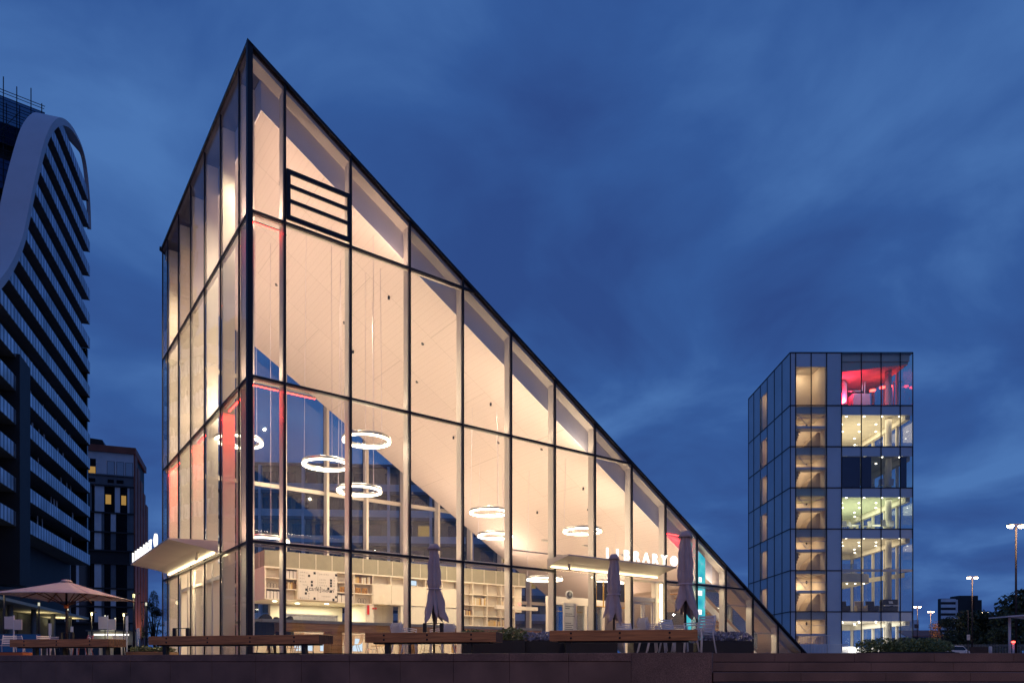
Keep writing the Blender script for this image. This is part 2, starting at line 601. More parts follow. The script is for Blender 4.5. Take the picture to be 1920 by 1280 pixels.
def wthing(name, label, cat, t, s, z=0.0, rz=0.0, group=None):
    return thing(name, label, cat, W(t, s, z), WANG + rz, group)


TOPZ = 17.18; SLOPE = 0.6093
def zr(x): return TOPZ - SLOPE * x
ZS = [3.23, 7.87, 12.51]
XS = [0.0] + [1.012 + 2.024 * k for k in range(14)]       # front mullions
XE = 28.15
YS = [0.0, 1.035, 3.105, 5.175, 7.245, 9.315, 11.385, 12.42]
DEP = 12.42

pav = thing('library_pavilion', 'glowing wedge shaped glass library with a steep sloping roof', 'library', WC, WANG)


def clip_roof(x0, x1, z0, z1):
    """quad x0..x1, z0..z1 under the roof line, as (x,z) polygon"""
    poly = [(x0, z0), (x1, z0), (x1, z1), (x0, z1)]
    f = lambda p: zr(p[0]) - 0.10 - p[1]
    out = []
    for i in range(4):
        a, b = poly[i], poly[(i + 1) % 4]
        fa, fb = f(a), f(b)
        if fa >= 0: out.append(a)
        if (fa >= 0) != (fb >= 0):
            k = fa / (fa - fb)
            out.append((a[0] + k * (b[0] - a[0]), a[1] + k * (b[1] - a[1])))
    return out


def front_rows(i):
    if 6 <= i <= 8: return [0.03, 3.70] + ZS[1:] + [99]
    return [0.03] + ZS + [99]


xe = XS + [XE]
OPEN_BAY = 8     # entrance bay, doors instead of a pane
for i in range(len(xe) - 1):
    rows = front_rows(i)
    for a, b in zip(rows, rows[1:]):
        if i == OPEN_BAY and a < 1: continue
        p = clip_roof(xe[i] + 0.04, xe[i + 1] - 0.04, a + 0.03, b - 0.03)
        if len(p) < 3: continue
        MB().prism([(x, 0.03, z) for x, z in p], (0, 0.024, 0)).build('glass_pane', 'glass', pav)
for a, b in zip(YS, YS[1:]):
    rows = [0.03] + ZS + [TOPZ - 0.12]
    for c, d in zip(rows, rows[1:]):
        if c < 1 and 5.0 < b < 9.5: continue      # doorway on this side
        MB().box(0.03, 0.054, a + 0.03, b - 0.03, c + 0.03, d - 0.03).build('glass_pane', 'glass', pav)
for i in range(len(xe) - 1):
    rows = [0.03] + ZS + [99]
    for a, b in zip(rows, rows[1:]):
        p = clip_roof(xe[i] + 0.04, xe[i + 1] - 0.04, a + 0.03, b - 0.03)
        if len(p) < 3: continue
        MB().prism([(x, DEP - 0.05, z) for x, z in p], (0, 0.024, 0)).build('rear_glass_pane', 'glass_back', pav)

# outer dark mullions and transoms
MB().box(-0.06, 0.09, -0.06, 0.09, 0, TOPZ - 0.04).build('corner_post', 'dark', pav)
for x in XS[1:]:
    MB().box(x - 0.031, x + 0.031, -0.018, 0.035, 0, max(0.15, zr(x) - 0.06)).build('mullion', 'dark', pav)
    MB().box(x - 0.04, x + 0.04, DEP - 0.03, DEP + 0.05, 0, max(0.15, zr(x) - 0.1)).build('mullion', 'dark', pav)
for y in YS[1:]:
    MB().box(-0.012, 0.035, y - 0.022, y + 0.022, 0, TOPZ - 0.06).build('mullion', 'dark', pav)
for k, z in enumerate(ZS):
    xr = (TOPZ - z) / SLOPE
    segs = [(0.091, xr - 0.08)] if k else [(0.091, XS[6] - 0.045), (XS[9] + 0.045, xr - 0.08)]
    for a, b in segs:
        MB().box(a, b, -0.016, 0.032, z - 0.033, z + 0.033).build('transom', 'dark', pav)
        MB().box(a, b, 0.06, 0.16, z - 0.05, z + 0.05).build('inner_transom', 'fin', pav)
    MB().box(0.1, xr - 0.1, DEP - 0.16, DEP - 0.06, z - 0.09, z + 0.09).build('inner_transom', 'fin', pav)
    MB().box(-0.01, 0.032, 0.091, DEP, z - 0.028, z + 0.028).build('transom', 'dark', pav)
    MB().box(0.06, 0.16, 0.12, DEP - 0.2, z - 0.05, z + 0.05).build('inner_transom', 'fin', pav)
MB().box(XS[6] - 0.045, XS[9] + 0.045, -0.018, 0.033, 3.66, 3.735).build('transom', 'dark', pav)
MB().box(0.11, XS[8] - 0.05, -0.04, 0.032, 0.0, 0.10).build('bottom_rail', 'dark', pav)
MB().box(XS[9], XE, -0.04, 0.032, 0.0, 0.08).build('bottom_rail', 'dark', pav)
# cream fins inside
for x in XS[1:]:
    h = zr(x) - 0.22
    if h > 0.3:
        MB().box(x - 0.042, x + 0.042, 0.065, 0.37, 0.02, h).build('fin', 'fin', pav)
        MB().box(x - 0.06, x + 0.06, DEP - 0.46, DEP - 0.07, 0.02, h).build('rear_fin', 'fin', pav)
for y in YS[1:-1]:
    MB().box(0.065, 0.44, y - 0.05, y + 0.05, 0.02, TOPZ - 0.5).build('side_fin', 'fin', pav)
# roof: thin zinc skin, edges, thick ceiling box set back from the glass
x_end = (TOPZ - 0.03) / SLOPE
MB().prism([(-0.06, -0.06, zr(-0.06) - 0.075), (-0.06, -0.06, zr(-0.06) + 0.02), (x_end, -0.06, 0.03), (x_end - 0.14, -0.06, 0.03)], (0, 0.119, 0)).build('roof_edge', 'dark', pav)
MB().prism([(-0.1, DEP - 0.05, zr(-0.1) - 0.10), (-0.1, DEP - 0.05, zr(-0.1) + 0.02), (x_end, DEP - 0.05, 0.03), (x_end - 0.16, DEP - 0.05, 0.03)], (0, 0.15, 0)).build('roof_edge', 'dark', pav)
MB().box(-0.062, 0.05, 0.06, DEP, zr(0) - 0.06, zr(0) + 0.03).build('roof_edge', 'dark', pav)
MB().prism([(0.0, 0.06, zr(0) - 0.10), (0.0, 0.06, zr(0) + 0.015), (x_end, 0.06, 0.025), (x_end - 0.2, 0.06, 0.025)], (0, DEP - 0.11, 0)).build('roof', 'rooftop', pav)
# cream edge beam under the roof along the glass
MB().prism([(0.1, 0.07, zr(0.1) - 0.12), (0.1, 0.07, zr(0.1) - 0.24), (27.2, 0.07, zr(27.2) - 0.24), (27.5, 0.07, zr(27.5) - 0.12)], (0, 0.42, 0)).build('edge_beam', 'fin', pav)
MB().prism([(0.1, DEP - 0.49, zr(0.1) - 0.12), (0.1, DEP - 0.49, zr(0.1) - 0.40), (27.2, DEP - 0.49, zr(27.2) - 0.40), (27.5, DEP - 0.49, zr(27.5) - 0.12)], (0, 0.42, 0)).build('edge_beam', 'fin', pav)
TH = 1.08
MB().prism([(0.5, 0.5, zr(0.5) - 0.13), (27.5, 0.5, zr(27.5) - 0.13), (27.2, 0.5, zr(27.2) - 0.42), (22.0, 0.5, zr(22) - 0.42),
            (20.9, 0.5, zr(20.9) - TH), (0.5, 0.5, zr(0.5) - TH)], (0, DEP - 1.0, 0)).build('ceiling', 'ceiling', pav)
MB().prism([(0.47, 0.465, zr(0.47) - 0.14), (20.85, 0.465, zr(20.85) - 0.14), (20.85, 0.465, zr(20.85) - TH - 0.01), (0.47, 0.465, zr(0.47) - TH - 0.01)], (0, 0.03, 0)).build('fascia', 'fascia', pav)
MB().box(0.465, 0.495, 0.50, DEP - 0.6, zr(0.5) - TH - 0.01, zr(0.5) - 0.14).build('fascia', 'fascia', pav)
for t_, s_ in ((2.4, 4.1), (3.0, 6.9), (4.4, 3.2), (5.2, 5.6), (7.2, 3.0), (8.1, 5.1), (9.4, 3.7), (11.5, 4.2), (12.4, 2.4), (13.1, 5.8), (15.6, 3.1), (16.8, 1.8)):
    MB().lathe([(0, -0.05), (0.05, -0.04), (0.06, 0.03), (0, 0.03)], 12, (t_, s_, zr(t_) - TH)).build('sprinkler', 'ink_grey', pav)
MB().box(0.06, 28.0, 0.06, DEP - 0.06, 0.004, 0.03).build('floor', 'floor', pav)

# opening vent window with its three louvre panes
v = MB()
x0, x1, za, zb = XS[1] + 0.06, XS[2] - 0.06, ZS[2] + 0.09, 14.0
for z in (za + 0.08, za + 0.55, za + 0.98, zb):
    v.box(x0, x1, -0.075, -0.02, z - (0.08 if z in (zb, za + 0.08) else 0.05), z + 0.05)
v.box(x0 - 0.03, x0 + 0.08, -0.078, -0.021, za, zb + 0.05)
v.box(x1 - 0.08, x1 + 0.03, -0.078, -0.021, za, zb + 0.05)
v.build('vent_window', 'dark', pav)

# ---- canopies with sign letters
def canopy(kind):
    """wedge shaped steel canopy; its root lies along local x, it projects towards -y"""
    pass


# front canopy: local x along the facade
cf = wthing('entrance_canopy', 'cream steel canopy over the glass doors facing the benches', 'canopy', 10.7, 0)
LN = 5.75
MB().prism([(0, -0.06, 3.64), (0, -1.24, 3.66), (0, -1.24, 3.615), (0, -0.5, 3.46), (0, -0.06, 3.29)], (LN, 0, 0)).build('canopy_body', 'fin', cf)
MB().box(0.05, LN - 0.05, -0.26, -0.20, 3.30, 3.325).build('light_strip', 'led', cf)
MB().tube((0.6, -0.55, 3.44), (0.6, -0.62, 3.22), 0.045).build('camera_arm', 'fin', cf)
light('AREA', (LN / 2, -0.5, 3.24), 45, (1, 0.8, 0.5), 0.1, cf, (0, 0.2, -1), size_y=None)
cl = wthing('canopy_sign', 'white lit LIBRARY letters with a round dot above the glass doors', 'sign', 12.55, -1.22, 3.66)
mw = Matrix.Rotation(radians(90), 4, 'X')
for i, ch in enumerate('LIBRARY'):
    text_mesh(ch, 0.56, 0.035, 'white_led', cl, 'letter', Matrix.Translation((i * 0.52 - (0.12 if i > 1 else 0), 0, 0.03)) @ mw)
d = MB(); d.lathe([(0.0, -0.03), (0.2, -0.03), (0.2, 0.03), (0.0, 0.03)], 24)
dd = d.build('dot', 'white_led', cl)
dd.data.transform(Matrix.Translation((3.75, 0, 0.22)) @ mw)

# side canopy: along y on the short facade, projecting to -x
cs = wthing('entrance_canopy', 'cream steel canopy over the side doorway on the short facade', 'canopy', 0, 3.15)
LN2 = 7.1
MB().prism([(-0.06, 0, 3.66), (-1.5, 0, 3.60), (-1.5, 0, 3.555), (-0.6, 0, 3.42), (-0.06, 0, 3.28)], (0, LN2, 0)).build('canopy_body', 'fin', cs)
MB().box(-0.20, -0.14, 0.05, LN2 - 0.05, 3.25, 3.28).build('light_strip', 'led', cs)
MB().tube((-0.45, 0.9, 3.36), (-0.5, 0.9, 3.1), 0.045).build('camera_arm', 'fin', cs)
light('AREA', (-0.5, LN2 / 2, 3.12), 45, (1, 0.8, 0.5), 0.1, cs, (0.2, 0, -1))
cl2 = wthing('canopy_sign', 'white lit LIBRARY letters with a round dot above the side doorway', 'sign', -1.47, 9.9, 3.58)
mw2 = Matrix.Rotation(radians(-90), 4, 'Z') @ Matrix.Rotation(radians(90), 4, 'X')
for i, ch in enumerate('LIBRARY'):
    text_mesh(ch, 0.52, 0.03, 'white_led', cl2, 'letter', Matrix.Translation((0, -(i * 0.6 - (0.12 if i > 1 else 0)), 0.03)) @ mw2)
d = MB(); d.lathe([(0.0, -0.03), (0.22, -0.03), (0.22, 0.03), (0.0, 0.03)], 24)
dd = d.build('dot', 'white_led', cl2)
dd.data.transform(Matrix.Translation((0, -4.6, 0.24)) @ mw2)

# ---- entrance glazing and doors behind the front canopy
ve = MB()
for x in (XS[8] + 0.07, XS[9] - 0.5, XS[9] - 0.09):
    ve.box(x - 0.07, x + 0.07, 0.07, 0.3, 0.03, 3.15)
ve.box(XS[8] + 0.14, XS[9] - 0.16, 0.1, 0.26, 2.35, 2.5)
ve.box(XS[8] + 0.1, XS[9] - 0.1, 0.1, 0.26, 3.15, 3.22)
ve.build('door_frame', 'fin', pav)
for k in range(2):
    x0 = XS[8] + 0.2 + k * 0.62
    dr = MB().box(x0, x0 + 0.08, 0.15, 0.2, 0.04, 2.33).box(x0 + 0.5, x0 + 0.58, 0.15, 0.2, 0.04, 2.33).box(x0 + 0.08, x0 + 0.5, 0.15, 0.2, 2.22, 2.33).box(x0 + 0.08, x0 + 0.5, 0.15, 0.2, 0.04, 0.16).build('door', 'fin', pav)
    MB().box(x0 + 0.08, x0 + 0.5, 0.168, 0.182, 0.16, 2.22).build('door_glass', 'glass', dr)
MB().box(XS[9] - 0.36, XS[9] - 0.30, -0.08, 0.02, 0.1, 3.1).build('light_strip', 'led', pav)
# side doorway
sd = MB()
for y in (3.3, 4.4, 5.6, 6.8, 8.0, 9.2):
    sd.box(0.07, 0.3, y - 0.09, y + 0.09, 0.03, 3.1)
sd.box(0.08, 0.28, 3.4, 9.1, 2.5, 2.62)
sd.build('door_frame', 'fin', pav)
for y in (4.5, 5.72, 6.92):
    MB().box(0.15, 0.17, y, y + 1.0, 0.05, 2.5).build('door_glass', 'glass', pav)

# ---- red led bars
for (t, s, z, dx, dy, en) in ((0.22, 2.1, ZS[1] - 0.12, 0, 0.8, 60), (0.22, 10.4, ZS[1] - 0.12, 0, 0.9, 90), (0.22, 6.2, ZS[1] - 0.12, 0, 0.8, 34),
                              (0.55, 0.3, ZS[1] - 0.12, 0.35, 0, 2.0), (0.55, 0.3, ZS[2] - 0.12, 0.35, 0, 2.5), (1.6, 0.3, ZS[1] - 0.12, .4, 0, 1.2),
                              (18.0, 0.25, 5.35, 0.5, 0, 16)):
    g = wthing('red_light_bar', 'small red light bar fixed high behind the facade glass', 'lamp', t, s, z, 0, 'red light bars in the pavilion')
    MB().box(-0.03 - dx, 0.03 + dx, -0.03 - dy, 0.03 + dy, -0.02, 0.02).build('housing', 'fin', g)
    MB().box(-0.02 - dx, 0.02 + dx, -0.02 - dy, 0.02 + dy, -0.034, -0.021).build('diffuser', 'redlight', g)
    light('AREA', (0, 0, -0.05), en, (1, 0.03, 0.02), 0.05 + 2 * dx, g, (0, 0, -1), size_y=0.05 + 2 * dy)

# ---- uplights: they wash the sloping ceiling
UP = [(3.6, 10.2, 4.42, 150), (8.0, 10.2, 4.42, 150), (12.0, 10.2, 4.42, 120), (15.6, 10.2, 4.42, 110),
      (0.55, 4.2, 7.95, 90), (0.55, 8.3, 7.95, 90), (5.06, 0.55, 7.95, 26), (9.1, 0.55, 7.95, 22),
      (11.14, 0.6, 4.4, 40), (13.2, 0.6, 4.4, 34), (15.2, 0.6, 4.2, 22), (19.5, 6.0, 2.3, 60), (18.5, 1.2, 2.6, 20)]
for (t, s, z, en) in UP:
    g = wthing('uplight', 'small white uplight washing the sloping ceiling', 'lamp', t, s, z, 0, 'ceiling uplights')
    MB().box(-0.15, 0.15, -0.06, 0.06, 0.0, 0.07).build('housing', 'fin', g)
    ax = 0.5 if s < 2 else 0
    ay = -0.6 if s > 6 else 0.35
    light('AREA', (0, 0, 0.09), en, (1, 0.745, 0.555), 0.3, g, (0.25 if t < 2 else 0.1, ay, 1), size_y=0.12)

# ---- light bars added on the inner transoms to brighten fins, roof edge and ceiling
LIN = 'added light bars on the inner transoms'
def bar_light(t, s_, z, dx, dy, up, en, c):
    g = wthing('added_light_bar', 'slim cream light bar added along an inner transom to brighten the fins', 'lamp', t, s_, z, 0, LIN)
    MB().box(-dx - 0.03, dx + 0.03, -dy - 0.03, dy + 0.03, -0.02, 0.02).build('housing', 'fin', g)
    k = 0.03 if up else -0.03
    light('AREA', (0, 0, k), en, c, 0.04 + 2 * dx, g, (0.25 if dy else 0, 0.25 if dx else 0, 1 if up else -1), size_y=0.04 + 2 * dy)
for i in range(len(XS) - 1):
    tm = (XS[i] + XS[i + 1]) / 2
    hw_ = (XS[i + 1] - XS[i]) / 2 - 0.25
    for k, z in enumerate(ZS):
        if zr(XS[i + 1]) < z + 0.6: continue
        if k == 0 and 5 <= i <= 8: z = 3.78
        nxt = k == 2 or zr(tm) < ZS[k + 1] + 0.4
        bar_light(tm, 0.2, z + 0.08, hw_, 0, True, (16 if nxt else 7) * (0.9 if i > 3 else 1.0), (1, 0.66, 0.50) if k == 2 else (1, 0.78, 0.56))
    if i < 5 or i > 8: bar_light(tm, 0.2, min(3.23, zr(XS[i + 1]) - 0.45) - 0.09, hw_, 0, False, 10, (1, 0.80, 0.52)) if zr(XS[i + 1]) > 1.2 else None
for a, b_ in zip(YS, YS[1:]):
    ym = (a + b_) / 2
    for k, z in enumerate(ZS):
        bar_light(0.2, ym, z + 0.08, 0, (b_ - a) / 2 - 0.25, True, 19 if k == 2 else 14, ((1, 0.58, 0.42), (1, 0.68, 0.50), (1, 0.66, 0.52))[k])

# ---- ceiling spotlights under the soffit; those over the stair added to brighten it
for (t, s, en) in ((1.6, 2.2, 800), (1.8, 9.5, 800), (5.5, 2.4, 900), (6.0, 6.6, 1500), (10.0, 2.6, 760), (10.5, 6.2, 1350), (14.5, 2.2, 260), (15.0, 6.0, 330), (18.6, 2.4, 140), (18.6, 8.0, 200), (23.4, 1.9, 120), (25.0, 1.6, 60), (21.6, 1.6, 150), (21.8, 7.0, 100)):
    zc = zr(t) - (TH if t < 20.8 else 0.42)
    g = wthing('ceiling_spotlight', 'small dark spotlight under the sloping ceiling', 'lamp', t, s, zc, 0, 'ceiling spotlights')
    MB().tube((0, 0, 0.05), (0, 0, -0.03), 0.012, n=6).build('stem', 'dark', g)
    MB().lathe([(0, -0.13), (0.04, -0.13), (0.04, -0.03), (0, -0.03)], 14).build('lamp_shade', 'dark', g)
    light('SPOT', (0, 0, -0.17), en, (1, 0.80, 0.53), 0.05, g, (-0.5, 0, -0.87), spot=160, blend=0.6)

# ---- ring pendants
RINGS = [(1.1, 5.0, 7.46, 'behind the dark corner post'), (3.3, 2.65, 6.5, 'middle height of the three near the corner'), (4.2, 1.4, 7.16, 'highest of the three near the corner'),
         (4.7, 3.1, 5.9, 'lowest of the three near the corner'), (10.4, 3.3, 5.87, 'upper one of the pair in mid facade'), (12.3, 5.6, 5.45, 'lower one of the pair in mid facade'),
         (13.64, 1.3, 5.17, 'alone above the entrance canopy'), (13.6, 3.7, 3.43, 'left of the canopy under the transom'), (17.2, 3.6, 3.5, 'behind the entrance doors'), (2.3, 5.8, 4.27, 'low beside the corner over the cafe shelves')]
rings = []
for (t, s, z, where) in RINGS:
    lab = 'hanging ring lamp with glowing warm rim, ' + where
    if not rings:
        rp0 = wthing('ring_lamp', lab, 'pendant lamp', t, s, z, 0, 'ring lamps under the sloping ceiling')
        MB().lathe([(0.70, 0.0), (0.79, 0.0), (0.79, 0.09), (0.70, 0.09)], 40, closed=True).build('ring', 'chrome', rp0)
        MB().lathe([(0.70, -0.05), (0.79, -0.05), (0.79, -0.002), (0.70, -0.002)], 40, closed=True).build('diffuser', 'ring', rp0)
        light('POINT', (0, 0, -0.02), 75, (1, 0.80, 0.56), 0.45, rp0)
        r = rp0
    else:
        r = copy_tree(rp0, W(t, s, z), WANG, lab)
    rings.append((r, t, z))
for r, t, z in rings:
    m = MB()
    for k in range(3):
        a = 2 * pi * k / 3 + 0.4
        xx, yy = 0.75 * cos(a), 0.75 * sin(a)
        m.tube((xx, yy, 0.09), (xx * 0.9, yy * 0.9, zr(t + xx * 0.9) - TH - z), 0.007, n=5)
    m.build('cable', 'strap', r)

# ---- cafe wall: box with shelves over the kitchen
cafe = wthing('cafe_shelf_wall', 'white built in shelf wall with a perforated grey top band', 'shelf wall', 3.2, 9.0)
CW = 13.4
# the frame: back, top, side; kitchen opening x 1.1..4.8, fridge niche 4.9..6.2
b = MB()
b.box(0, CW, 0.34, 2.9, 2.42, 3.76)           # deep body behind the shelves
b.box(0, 0.06, 0, 0.34, 2.42, 3.76)
b.build('carcass', 'white', cafe)
b = MB()
b.box(0, 0.1, 0, 2.9, 3.76, 4.42); b.box(0.1, CW, 0, 2.9, 3.76, 4.42)
b.build('perforated_band', 'perf', cafe)
b = MB()
for k in range(1, 19):
    b.box(k * 0.72 - 0.012, k * 0.72 + 0.012, -0.012, -0.001, 3.78, 4.42)
for k in range(1, 4):
    b.box(-0.012, -0.001, k * 0.72 - 0.012, k * 0.72 + 0.012, 3.78, 4.42)
b.box(-0.02, CW, -0.02, 0.34, 3.70, 3.76)
b.build('band_trim', 'white', cafe)
b = MB()
# shelves: left two columns, right of the board two, open cells above cupboards, grid of four rows at the right
sh = []
for x0, x1, zs in ((0.06, 0.68, (2.42, 2.86, 3.30)), (0.68, 1.36, (2.42, 2.86, 3.30)), (3.1, 3.9, (2.42, 2.86, 3.30)), (3.9, 4.8, (2.42, 2.86, 3.30)),
                   (4.8, 5.7, (3.34,)), (5.7, 6.6, (3.34,)), (6.6, 7.5, (3.34,)), (7.5, 8.4, (3.34,)), (8.4, 9.3, (3.34,))):
    for z in zs:
        b.box(x0, x1, 0.0, 0.34, z - 0.02, z + 0.02)
    b.box(x1 - 0.02, x1 + 0.02, 0.0, 0.34, 2.42, 3.70)
for k in range(5):
    b.box(9.3 + k * 0.85 - 0.02, 9.3 + k * 0.85 + 0.02, 0.0, 0.34, 1.55, 3.70)
for z in (1.57, 2.1, 2.63, 3.16):
    b.box(9.3, 12.7, 0.0, 0.34, z - 0.02, z + 0.02)
b.build('shelf', 'white', cafe)
b = MB()
for k in range(5):
    b.box(4.83 + k * 0.9, 5.68 + k * 0.9, -0.01, 0.02, 2.44, 3.31)
b.build('cupboard_door', 'white', cafe)
b = MB()
b.box(9.3, 12.72, 0.34, 0.5, 0.02, 2.42)
b.box(6.2, 9.28, 0.02, 0.3, 0.02, 2.42)
b.box(4.45, 4.85, 0.02, 1.8, 0.02, 2.42)
b.box(0.0, 1.0, 2.3, 2.6, 0.02, 0.9)
b.box(1.02, 4.4, 2.5, 2.8, 0.02, 2.42)
b.box(4.86, 6.2, 0.8, 1.0, 0.02, 2.42)
b.build('lower_wall', 'room', cafe)
b = MB()
for k in range(4):
    MB().lathe([(0.0, 0.0), (0.09, 0.0), (0.09, 0.01), (0.0, 0.01)], 12, (0.7 + k * 1.15, 0.9 + (k % 2) * 0.5, 2.402)).build('downlight', 'down', cafe)
light('AREA', (2.6, 1.3, 2.38), 190, (1, 0.85, 0.55), 2.5, cafe, (0, 0, -1), size_y=1.2)

# crossword menu board
bd = wthing('menu_board', 'white crossword menu board with black squares above the cafe counter', 'board', 4.58, 8.96, 2.46)
MB().box(0, 0.85, 0, 0.03, 0, 1.24).box(0.86, 1.72, 0, 0.03, 0, 1.24).build('panel', 'poster', bd)
mx = Matrix.Rotation(radians(90), 4, 'X')
tx = []
def wr(s, x, z, size=0.075, sp=2.0, mat='ink'):
    tx.append(text_mesh(s, size, 0.001, mat, bd, 'lettering', Matrix.Translation((x, -0.005, z)) @ mx, spacing=sp))
for s, x, z in (('SMALL', 0.07, 1.12), ('FAC', 0.07, 0.99), ('ALL', 0.07, 0.87), ('MILK', 0.07, 0.73), ('TEA', 0.19, 0.60), ('M', 0.43, 0.24), ('A', 0.43, 0.14), ('BATCH', 0.07, 0.04),
                ('JUICES', 0.92, 1.1), ('ICED', 0.92, 0.86), ('SOFT', 0.92, 0.74), ('CHOC', 0.92, 0.62), ('SODAS', 1.02, 0.16), ('M', 1.55, 0.98), ('O', 1.55, 0.86), ('C', 1.55, 0.74), ('H', 1.55, 0.62), ('A', 1.55, 0.5)):
    wr(s, x, z)
wr('[ca\u00b7f\u00e9]:', 0.36, 0.40, 0.26, 1.0)
wr('noun', 1.06, 0.37, 0.25, 1.0)
join_meshes(tx, 'lettering')
b = MB()
for x, z in ((0.66, 1.1), (0.42, 0.97), (0.54, 0.72), (0.54, 0.58), (0.30, 0.38), (0.28, 0.22), (0.66, 0.02), (1.62, 1.08), (1.39, 0.84), (1.39, 0.72), (1.39, 0.6), (1.27, 0.48), (1.39, 0.36), (1.62, 0.13), (1.5, 0.01)):
    b.box(x, x + 0.095, -0.004, -0.001, z, z + 0.1)
b.build('black_square', 'ink', bd)

# things on the shelves
def books(x0, x1, z, n, hmin, hmax, grp, pal=None, d=0.2):
    x = x0
    for k in range(n):
        wd = (x1 - x0) / n
        h = RND.uniform(hmin, hmax)
        o = MB().box(-wd / 2 + 0.002, wd / 2 - 0.002, 0, d, 0, h).build('book', RND.choice(pal or BOOKS))
        o.location = W(3.2 + x + wd / 2, 9.0 + 0.06, z)
        o.rotation_euler = (0, 0, WANG)
        tag(o, 'book upright among others ' + grp, 'book', 'books ' + grp)
        x += wd
PALE = BOOKS[:3]
books(0.72, 1.32, 2.88, 12, 0.22, 0.32, 'in the shelf cell left of the crossword board')
books(3.95, 4.75, 3.32, 12, 0.24, 0.33, 'in the top shelf cell right of the crossword board')
books(10.17, 10.95, 2.65, 12, 0.3, 0.42, 'in the second cell of the right shelf grid')
books(11.05, 11.8, 1.6, 12, 0.26, 0.36, 'in the bottom cell of the right shelf grid')
books(11.9, 12.6, 1.6, 10, 0.28, 0.4, 'in the bottom end cell of the right shelf grid')
books(9.35, 10.1, 2.12, 10, 0.2, 0.3, 'in the third row at the start of the right shelf grid')
books(11.9, 12.3, 2.65, 6, 0.25, 0.36, 'in the end column second cell of the right shelf grid')
books(7.6, 7.95, 3.36, 5, 0.2, 0.28, 'in the open cell above the white cupboards')
for x0, x1, z, where in ((0.08, 0.66, 2.44, 'bottom left shelf cell'), (0.72, 1.34, 3.33, 'top shelf cell left of the board'), (3.14, 3.88, 2.44, 'bottom shelf cell right of the board')):
    n = 4
    for k in range(n):
        wd = (x1 - x0) / n
        g = wthing('magazine_box', 'white magazine file with dark spine in the ' + where, 'file box', 3.2 + x0 + wd * k, 9.04, z, 0, 'white magazine files, ' + where)
        MB().box(0.02, wd - 0.004, 0, 0.24, 0, 0.31).build('box', 'poster', g)
        MB().box(0, 0.018, 0, 0.25, 0, 0.33).build('spine', 'ink', g)
for ch, x in (('N', 3.28), ('U', 4.0), ('N', 4.32)):
    g = wthing('letter_tile', 'square timber letter tile reading %s, %s on the middle shelf' % (ch, 'standing alone' if x < 3.5 else 'left of a second tile' if x < 4.1 else 'right of a second tile'), 'tile', 3.2 + x, 9.06, 2.88, 0, 'timber letter tiles')
    MB().box(0, 0.23, 0, 0.05, 0, 0.24).build('block', 'gold', g)
    text_mesh(ch, 0.25, 0.002, 'timber_end', g, 'letter', Matrix.Translation((0.03, -0.004, 0.03)) @ mx)
b = MB().box(0, 0.36, 0, 0.04, 0, 0.26)
g = wthing('screen', 'small lit tablet screen in a cell above the cupboards', 'screen', 3.2 + 6.7, 9.08, 3.38)
b.build('case', 'black', g)
MB().box(0.02, 0.34, -0.004, -0.001, 0.02, 0.24).build('display', 'monitor', g)
for x, z, lab in ((0.2, 2.88, 'wire ornament of loops on the left shelf'), (4.2, 2.44, 'wire ornament of loops right of the board')):
    g = wthing('wire_ornament', lab, 'ornament', 3.2 + x, 9.15, z)
    m = MB()
    for k in range(3):
        cx = 0.02 + 0.13 * k
        pts = [(cx + 0.08 * cos(a * pi / 6), 0.02 * k, 0.12 + 0.11 * sin(a * pi / 6)) for a in range(13)]
        m.path(pts, 0.006, 5)
    m.build('loops', 'black', g)
g = wthing('number_ornament', 'white ornaments shaped like rounded figures on top of the left shelf', 'ornament', 3.32, 9.05, 3.77)
m = MB(); m.tube((0.05, 0, 0), (0.09, 0, 0.22), 0.03); m.tube((0.09, 0, 0.22), (0.0, 0, 0.16), 0.025)
pts = [(0.33 + 0.09 * cos(a * pi / 8), 0, 0.12 + 0.09 * sin(a * pi / 8)) for a in range(17)]
m.path(pts, 0.03, 8); m.build('figures', 'white_paint', g)

# kitchen counter and coffee machine, fridges
g = wthing('cafe_counter', 'pale cafe counter under the shelf wall', 'counter', 3.9, 8.6)
MB().box(0, 4.2, 0, 0.6, 0.03, 1.02).build('base', 'cream', g)
MB().box(-0.03, 4.23, -0.03, 0.63, 1.02, 1.07).build('top', 'white', g)
for k in range(3):
    MB().box(0.4 + k * 1.1, 1.2 + k * 1.1, -0.02, -0.001, 0.3, 0.85).build('display_window', 'monitor', g)
g = wthing('back_bench', 'steel framed kitchen bench with oven behind the counter', 'kitchen unit', 4.4, 10.6)
m = MB().box(0, 2.6, 0, 0.05, 1.0, 1.95).box(0, 0.06, -0.05, 0, 1.0, 1.97).box(2.54, 2.6, -0.05, 0, 1.0, 1.97).box(0.06, 2.54, -0.05, 0, 1.91, 1.97)
m.build('frame', 'chrome', g)
MB().box(0.3, 0.9, -0.35, -0.06, 1.1, 1.6).box(1.3, 2.3, -0.4, -0.06, 1.1, 1.5).build('oven', 'greywall', g)
g = wthing('drinks_fridge', 'lit glass door fridge in the niche right of the counter', 'fridge', 8.2, 9.3)
MB().box(0, 1.2, 0, 0.5, 0.03, 1.5).build('body', 'white', g)
for k in range(2):
    MB().box(0.08 + k * 0.55, 0.55 + k * 0.55, -0.01, -0.001, 0.9, 1.3).build('door', 'fridge', g)
g = wthing('coffee_machine', 'black coffee machine at the right end of the cafe counter', 'coffee machine', 6.6, 8.7, 1.07)
MB().box(0, 0.7, 0, 0.4, 0, 0.35).build('body', 'black', g, bevel=0.03)
MB().box(0.05, 0.65, 0.05, 0.35, 0.35, 0.42).build('cup_rail', 'chrome', g)
tag(MB().box(0, 0.1, 0, 0.02, 0, 0.42).build('safety_sign', 'red'), 'narrow red safety sign on the wall beside the counter', 'sign')
